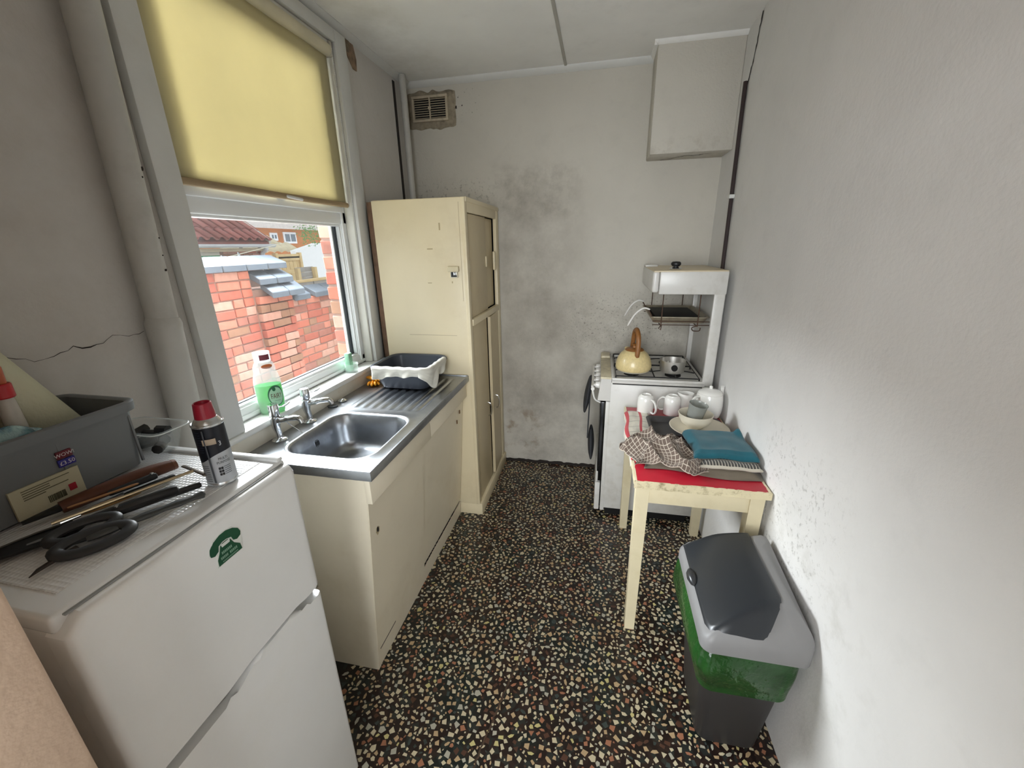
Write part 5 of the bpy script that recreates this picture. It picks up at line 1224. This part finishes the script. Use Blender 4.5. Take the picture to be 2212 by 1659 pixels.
# green liner folded over the body under the lid
bm_ = bpy.data.materials.new('green_bag'); bm_.use_nodes = True; t = bm_.node_tree; bs = t.nodes['Principled BSDF']; v = coord(t)
c = mix(t, ramp(t, noise(t, v, 9, 3), .35, .65), lin('#1b411a'), lin('#2b5c28')); t.links.new(c, bs.inputs['Base Color']); bs.inputs['Roughness'].default_value = .14; bs.inputs['Coat Weight'].default_value = .3
bump(t, bs, noise(t, v, 22, 3), .8, .012)
tb = nd(t, 'ShaderNodeBsdfTransparent'); tb.inputs[0].default_value = lin('#6aa862'); mx_ = nd(t, 'ShaderNodeMixShader'); mx_.inputs[0].default_value = .28
t.links.new(bs.outputs[0], mx_.inputs[1]); t.links.new(tb.outputs[0], mx_.inputs[2]); t.links.new(mx_.outputs[0], t.nodes['Material Output'].inputs[0])
g = G(); rs = []; nr = 9; base = rrect(1.540, .890, 1.803, 1.255, .04, 0, 30); NB = len(base); cxb, cyb = 1.672, 1.07
for k in range(22):
    f = k/21; ring = []
    for i, (x, y, _) in enumerate(base):
        dv = Vector((x-cxb, y-cyb, 0)); dn = dv.normalized(); ang = math.atan2(dn.y, dn.x)
        left = max(0, -dn.x); low = .285+.018*nz((dn.x*2, dn.y*2, 3))+.012*dn.x*0
        z = .492-(.492-low)*f
        bul = (.046*left**.7+.004)*math.sin(PI*min(1, f*1.15))**.8 - .012*f
        wr2 = (.012*nz((ang*5, f*2.2, 1))+.007*nz((ang*15, f*3, 4)))*(.3+left)*math.sin(PI*min(1, .1+f))
        p = Vector((x, y, z))+dn*(bul+wr2+.002)
        p.x = min(p.x, W-.003); ring.append(p)
    rs.append(ring)
g.rings(rs, False, False); th.part('liner', g, bm_, angle=80)

# ================================================================== outside the window
# --- brick pier of the house beside the window
BR = []
for i, (c_, v_) in enumerate((('#b4654f', .12), ('#a85a47', .14), ('#bd7761', .12), ('#9c6252', .16), ('#c0917f', .12), ('#976f56', .15))): BR.append(pm('brick_clay_%d' % i, c_, .9, var=v_, scale=14, bmp=.5, bscale=50, dirt='#7c5345', dirt_amt=.5, dirt_scale=11))
mortar = pm('mortar', '#96796c', .95, var=.12, scale=20, bmp=.5)
brick_me = {}
def brick_mesh(L, mi, k):
    key = (round(L, 3), mi, k)
    if key not in brick_me:
        g = G(); h_ = .0325; rr = random.Random(k*7+mi)
        bm = bmesh.new(); bmesh.ops.create_cube(bm, size=1)
        for v_ in bm.verts: v_.co = Vector((v_.co.x*.104, v_.co.y*L, v_.co.z*.065))+Vector((rr.uniform(-.003, .003), rr.uniform(-.004, .004), rr.uniform(-.003, .003)))
        bmesh.ops.bevel(bm, geom=bm.edges[:], offset=.004, segments=1, affect='EDGES'); g.bm(bm); brick_me[key] = g.mesh('brick', BR[mi], flat=True)
    return brick_me[key]
RB = random.Random(12); nbrick = [0]
def brick_wall(root, off_, xface, y0, y1, z0, z1, pitch=.075, blen=.215, yshow=None):
    """bricks with their faces at xface (looking towards +x)"""
    rows = int((z1-z0)/pitch+.5); 
    for r_ in range(rows):
        z = z0+(r_+.5)*pitch; y = y0-(0 if r_ % 2 == 0 else .1125)
        hdr = RB.random() < .3
        while y < y1-.01:
            L = .1025 if RB.random() < .22 else blen
            a, b_ = max(y, y0), min(y+L, y1)
            if b_-a > .03:
                o = bpy.data.objects.new('brick', brick_mesh(b_-a if (b_-a) not in (blen, .1025) else L, RB.choices(range(6), (5, 4, 4, 2, 3, 2))[0], RB.randrange(2))); COL.objects.link(o); o.parent = root
                o.location = Vector((xface-.052+RB.uniform(-.003, .003), (a+b_)/2, z))-off_; nbrick[0] += 1
            y += L+.010
oh = Thing('wall_outer', None, None, (-.15, 1.95, .6))
oh.o['kind'] = 'structure'; oh.o['label'] = 'red brick pier of the house seen beside the glass'
g = G(); g.box(-.180, 1.866, .6, -.121, 2.6, 2.4); oh.part('mortar_bed', g, mortar)
rr = random.Random(3)
for k in range(13):
    z = .90+k*.075; L = .215 if k % 2 else .1025
    me = None; g = G(); bm = bmesh.new(); bmesh.ops.create_cube(bm, size=1)
    for v_ in bm.verts: v_.co = Vector((-.153+v_.co.x*.064, 1.861+L/2+v_.co.y*L, z+v_.co.z*.064))+Vector((rr.uniform(-.003, .003), rr.uniform(-.003, .003), rr.uniform(-.003, .003)))
    bmesh.ops.bevel(bm, geom=bm.edges[:], offset=.004, segments=1, affect='EDGES'); g.bm(bm); oh.part('brick', g, BR[k % 6], flat=True)
g = G(); g.box(-.24, .9, .90, -.10, 1.99, .965, .006); oh.part('sill', g, pm('outer_sill', '#b6b3ab', .8))

# --- yard wall in three stepped runs
XW = -1.75; YG = -.12
def copemat(): return pm('blue_brick', '#59626b', .55, var=.1, scale=15, bmp=.2)
cpm = copemat()
yw = Thing('yard_wall', 'red brick yard wall stepping down to the right with blue coping bricks', 'wall', (XW-.1, 3.2, YG))
g = G(); g.box(XW-.24, 1.2, YG, XW-.012, 3.02, 1.435); g.box(XW-.26, 3.02, YG, XW-.012, 3.42, 1.24); g.box(XW-.24, 3.42, YG, XW-.012, 4.7, 1.105)
yw.part('mortar_bed', g, mortar)
brick_wall(yw.o, yw.off, XW, 1.78, 3.01, .285, 1.41)
brick_wall(yw.o, yw.off, XW+.035, 3.03, 3.43, .21, 1.185)
brick_wall(yw.o, yw.off, XW-.005, 3.44, 4.42, .36, 1.11)
cope = {}
def coping(y, L, x0, x1, z0, z1, th_=.055):
    g = G(); g.hexa([(x0, y, z0-th_), (x1, y, z1-th_), (x1, y+L, z1-th_), (x0, y+L, z0-th_), (x0, y, z0), (x1, y, z1), (x1, y+L, z1), (x0, y+L, z0)])
    bm = bmesh.new(); vs = [bm.verts.new(q) for q in g.v]; [bm.faces.new([vs[i] for i in f]) for f in g.f]; bmesh.ops.bevel(bm, geom=bm.edges[:], offset=.005, segments=1, affect='EDGES')
    h = G(); h.bm(bm); yw.part('coping_brick', h, cpm, flat=True)
for i in range(9): coping(1.32+i*.235, .228, XW-.13, XW+.045, 1.53, 1.462)
for i in range(2): coping(3.035+i*.21, .20, XW-.06, XW+.075, 1.405, 1.335)
for i in range(2): coping(3.10+i*.215, .205, XW+.0, XW+.12, 1.30, 1.215)
for i in range(5): coping(3.46+i*.245+(.07 if i else 0), .235, XW-.10, XW+.04, 1.215, 1.145)
YB = nbrick[0]
g = G(); g.box(-6.5, -1, YG-.15, -.13, 9, YG); struct('yard_ground', g, pm('yard_concrete', '#a59f94', .9, var=.12, bmp=.3))

# --- outbuilding with pantiled roof, gutter, green door and washing line
XE = -5.5
ob = Thing('outbuilding', 'brick outbuilding with red pantile roof, white gutter and green door', 'outbuilding', (XE-1.5, 7.0, YG))
g = G(); g.box(XE-3.2, 3.5, YG, XE-.18, 7.60, 1.62); ob.part('mortar_bed', g, mortar)
br_f = pm('far_brick', '#a5614c', .9, var=.2, scale=6)
for r_ in range(6):
    z = 1.18+r_*.075; y = 6.62-(.11 if r_ % 2 else 0)
    while y < 7.58:
        L = .215; a, b_ = max(6.62, y), min(7.58, y+L)
        if b_-a > .04:
            o = bpy.data.objects.new('brick', brick_mesh(L if b_-a > .2 else .1025, RB.randrange(6), 0)); COL.objects.link(o); o.parent = ob.o; o.location = Vector((XE-.22, (a+b_)/2, z))-ob.off
        y += .225
g = G(); g.box(XE-.19, 5.70, YG, XE-.15, 6.52, 1.56, .004); gdoor = ob.part('door_frame', g, pm('door_frame_w', '#c9c3b3', .6))
for i in range(5):
    g = G(); g.box(XE-.16, 5.74+i*.155, YG+.02, XE-.14, 5.885+i*.155, 1.50, .004); ob.part('door_board', g, pm('door_green', '#2f8a4c', .6, var=.1) if i == 0 else bpy.data.materials['door_green'], gdoor)
g = G(); g.box(XE-.17, 3.5, 1.56, XE-.06, 7.62, 1.62); ob.part('fascia', g, pm('fascia_wood', '#b9aa8e', .8))
g = G(); rs = []
for y in (3.5, 7.72): rs.append([(XE+.0+.062*math.cos(a), y, 1.69+.062*math.sin(a)) for a in [PI+PI*k/10 for k in range(11)]]+[(XE+.055*math.cos(a), y, 1.69+.055*math.sin(a)) for a in [2*PI-PI*k/10 for k in range(11)]])
g.rings(rs); ob.part('gutter', g, pm('gutter_grey', '#d2d6d8', .5))
for y in (4.6, 6.9, 7.35):
    g = G(); g.tube([(XE, y, 1.628), (XE-.06, y, 1.63), (XE-.09, y, 1.70)], .012, 6); ob.part('gutter_bracket', g, M['grey_m'])
g = G(); g.tube(bez([(XE, 7.50, 1.63), (XE-.02, 7.50, 1.58), (XE-.12, 7.50, 1.50), (XE-.14, 7.50, 1.2), (XE-.14, 7.50, YG)], 5), .04, 10); ob.part('downpipe', g, pm('downpipe_w', '#cdd1d4', .5))
rt_m = [pm('pantile_%d' % i, c_, .85, var=.15, scale=5, bmp=.3, dirt='#8c8478', dirt_amt=.4, dirt_scale=4) for i, c_ in enumerate(('#9c5a50', '#a8655a', '#905248'))]
tw, tl2, slope = .205, .33, math.radians(34)
tile_me = []
for i in range(3):
    g = G()
    def tf(u, v_): 
        ph = u*2*PI; return (v_*-.40, u*(tw+.03), .032*math.sin(ph)+.03)
    g.grid(tf, 10, 1, False); me = g.mesh('pantile', rt_m[i]); tile_me.append(me)
RT = random.Random(2)
for row in range(7):
    for k in range(18):
        y = 7.62-(k+1)*tw
        o = bpy.data.objects.new('pantile', tile_me[RT.randrange(3)]); COL.objects.link(o); o.parent = ob.o
        o.location = Vector((XE+.03-row*tl2*math.cos(slope), y, 1.755+row*tl2*math.sin(slope)))-ob.off; o.rotation_euler = (0, slope-.05, 0)
        md = o.modifiers.new('thick', 'SOLIDIFY'); md.thickness = .016
g = G(); g.hexa([(XE, 3.5, 1.68), (XE, 7.60, 1.68), (XE-2, 7.60, 1.68), (XE-2, 3.5, 1.68), (XE, 3.5, 1.72), (XE, 7.60, 1.72), (XE-2, 7.60, 1.72+2*math.tan(slope)), (XE-2, 3.5, 1.72+2*math.tan(slope))]); ob.part('roof_deck', g, rt_m[2])
g = G(); g.hexa([(XE, 7.60, 1.70), (XE, 7.66, 1.70), (XE-2, 7.66, 1.70+2*math.tan(slope)), (XE-2, 7.60, 1.70+2*math.tan(slope)), (XE, 7.60, 1.80), (XE, 7.66, 1.80), (XE-2, 7.66, 1.80+2*math.tan(slope)), (XE-2, 7.60, 1.80+2*math.tan(slope))]); ob.part('verge', g, pm('verge_mortar', '#cfc9bb', .9))
wln = Thing('washing_line', 'thin pale washing line with two pegs above the yard wall', 'washing line', (-3.4, 4.6, 1.5))
P_ = bez([(-3.2, 3.5, 1.50), (-3.6, 4.5, 1.485), (-4.2, 5.6, 1.545), (-5.2, 7.6, 1.70)], 8)
g = G(); g.tube(P_, .006, 6); wln.part('line', g, pm('line_cream', '#e3dfc4', .6))
g = G(); g.box(-3.24, 3.42, YG, -3.16, 3.5, 1.55, .005); wln.part('post', g, M['wood_brown'])
for k in (9, 14):
    p = P_[k]; g = G(); g.hexa([p+Vector(q) for q in ((-.01, -.012, -.05), (.01, -.012, -.05), (.01, .006, -.05), (-.01, .006, -.05), (-.01, .0, .03), (.01, .0, .03), (.01, .014, .03), (-.01, .014, .03))]); g.hexa([p+Vector(q) for q in ((-.01, .012, -.05), (.01, .012, -.05), (.01, .03, -.05), (-.01, .03, -.05), (-.01, .0, .03), (.01, .0, .03), (.01, .014, .03), (-.01, .014, .03))]); wln.part('peg', g, pm('peg_white', '#e8eef0', .5))

# --- beyond: gate, fences, far house and tree
def atx(px, py, x):
    """point on the plane x seen at a photograph pixel: used to set real distances of the far things"""
    d = _fw+_r2*((px-1106)/FPX)-_u2*((py-829.5)/FPX); tt = (x-CAM.x)/d.x; return CAM+d*tt
wd = pm('pale_timber', '#d9bd86', .8, var=.12, scale=5); wdg = pm('grey_timber', '#a29d94', .85, var=.12, scale=6)
def px_rect(px0, py0, px1, py1, x):
    a, b_ = atx(px0, max(py0, py1), x), atx(px1, min(py0, py1), x); return a.y, a.z, b_.y, b_.z
y0, z0, y1, z1 = px_rect(604, 598, 645, 548, -6.3)
gt = Thing('yard_gate', 'pale timber gate beyond the stepped wall', 'gate', (-6.3, (y0+y1)/2, YG))
nb = 6
for i in range(nb):
    g = G(); ya = y0+(y1-y0)*i/nb; g.box(-6.32, ya+.006, YG, -6.29, ya+(y1-y0)/nb-.006, z1, .003); gt.part('board', g, wd)
for z in (z1-.05, (z0+z1)/2+.15, z0+.1):
    g = G(); g.box(-6.29, y0, z-.05, -6.255, y1, z+.05, .003); gt.part('rail', g, wd)
for y in (y0-.03, y1-.02):
    g = G(); g.box(-6.33, y-.03, YG, -6.24, y+.05, z1+.03, .003); gt.part('post', g, wd)
y0, z0, y1, z1 = px_rect(648, 625, 668, 575, -5.2)
fn = Thing('timber_fence', 'weathered overlapping timber fence panel right of the gate', 'fence', (-5.2, y0, YG))
for i in range(max(3, int((z1-z0+.2)/.11))):
    g = G(); zz = z0-.2+i*.11; g.box(-5.20, y0-.05, zz, -5.18-.01*(i % 2), y1+.1, zz+.105, .004); fn.part('slat', g, wdg)
for y in (y0-.04, y1+.08):
    g = G(); g.box(-5.19, y-.04, YG, -5.10, y+.04, z1-.02, .004); fn.part('post', g, wd)
y0, z0, y1, z1 = px_rect(606, 632, 706, 598, -3.3)
lf = Thing('low_panel_fence', 'low grey boarded fence just over the lowest wall run', 'fence', (-3.3, (y0+y1)/2, YG))
for i in range(3):
    g = G(); ya = y0+(y1-y0)*i/3; g.box(-3.32, ya+.01, YG, -3.29, ya+(y1-y0)/3-.01, z1-.03, .004); lf.part('panel', g, wdg)
g = G(); g.box(-3.34, y0, z1-.04, -3.27, y1, z1, .004); lf.part('cap_rail', g, wd)
# pale garden wall catching the light
y0, z0, y1, z1 = px_rect(655, 640, 720, 525, -9.0)
single('white_rendered_wall', G().prism([(y0+.4, YG), (y1+1, YG), (y1+1, z1), (y0+1.2, z1), (y0, z1-.25)], 'x', -9.2, -9.0), pm('white_render', '#f2f2ee', .9, var=.02), 'tall white rendered garden wall right of the gate', 'wall', (-9.1, (y0+y1)/2, YG))
# far house
XH = -18.0
y0, z0, y1, z1 = px_rect(560, 560, 720, 497, XH)
fh = Thing('far_house', 'distant orange brick house with white windows and pale roof', 'house', (XH-2, (y0+y1)/2, YG))
g = G(); g.box(XH-4, y0-4, YG, XH, y1+3, z1); fh.part('wall', g, pm('far_orange_brick', '#c47c45', .9, var=.12, scale=1.5))
g = G(); g.hexa([(XH+.4, y0-4, z1-.1), (XH+.4, y1+3.2, z1-.1), (XH-2.5, y1+3.2, z1+2.4), (XH-2.5, y0-4, z1+2.4), (XH+.4, y0-4, z1+.1), (XH+.4, y1+3.2, z1+.1), (XH-2.5, y1+3.2, z1+2.6), (XH-2.5, y0-4, z1+2.6)]); fh.part('roof', g, pm('far_roof', '#d9cfc6', .8))
for (a, b_, c_, d_) in ((584, 520, 597, 503), (614, 526, 637, 502)):
    wy0, wz0, wy1, wz1 = px_rect(a, b_, c_, d_, XH)
    g = G(); g.box(XH-.02, wy0, wz0, XH+.06, wy1, wz1, .02); f_ = fh.part('window', g, M['upvc'])
    g = G(); mid = (wy0+wy1)/2
    g.box(XH+.05, wy0+.12, wz0+.12, XH+.075, mid-.05, wz1-.12); g.box(XH+.05, mid+.05, wz0+.12, XH+.075, wy1-.12, wz1-.12); fh.part('pane', g, pm('far_pane', '#6d7880', .2) if 'far_pane' not in bpy.data.materials else bpy.data.materials['far_pane'], f_)
# small pale tiled roof between
y0, z0, y1, z1 = px_rect(596, 545, 650, 515, -10.0)
sr = Thing('lean_to', 'pale tiled lean-to roof beyond the gate', 'shed', (-10.5, (y0+y1)/2, YG))
g = G(); g.box(-11.5, y0-2, YG, -10.1, y1, z0-.1); sr.part('wall', g, pm('shed_wall', '#e2cfa6', .9))
for r_ in range(3):
    g = G(); 
    def tr_(u, v_): 
        y = (y0-2)+u*(y1-.1-r_*.55-(y0-2)); return (-10.0-.42*r_-v_*.5, y, z0+r_*.26+v_*.30+.05*abs(math.sin(y*9))*(1-v_*.3))
    g.grid(tr_, 120, 1, False); sr.part('tile_course', g, pm('pale_tiles', '#d8cba9', .9) if r_ == 0 else bpy.data.materials['pale_tiles'], solid=.04)
# tree
tp = atx(668, 500, -7.5)
tr = Thing('garden_tree', 'leafy green tree rising behind the garden walls', 'tree', (tp.x, tp.y+1.5, YG))
g = G(); g.tube(bez([(tp.x, tp.y+1.5, YG), (tp.x, tp.y+1.45, 1.2), (tp.x+.05, tp.y+1.0, tp.z+.3), (tp.x, tp.y, tp.z+.5)], 5), [.06]*6+[.04]*5+[.015]*5, 8); tr.part('trunk', g, M['wood_brown'])
g = G(); RL = random.Random(8)
for b_ in range(26):
    bp_ = Vector((tp.x+RL.uniform(-.35, .35), tp.y+.15+RL.gauss(0, .42), tp.z+.05+RL.gauss(0, .26)))
    for k in range(34):
        p = bp_+Vector((RL.gauss(0, .12), RL.gauss(0, .14), RL.gauss(0, .11))); d = Vector((RL.uniform(-1, 1), RL.uniform(-1, 1), RL.uniform(-1.2, .3))).normalized(); s_ = d.cross(Vector((RL.uniform(-1, 1), RL.uniform(-1, 1), RL.uniform(-1, 1)))).normalized()
        l = RL.uniform(.05, .09); g.add([p, p+d*l*.5+s_*l*.22, p+d*l, p+d*l*.5-s_*l*.22], [(0, 1, 2, 3)])
tag(tr.part('foliage', g, translucent('leaf', '#4c7a46', '#8fc06a', .4), flat=True), kind='stuff')
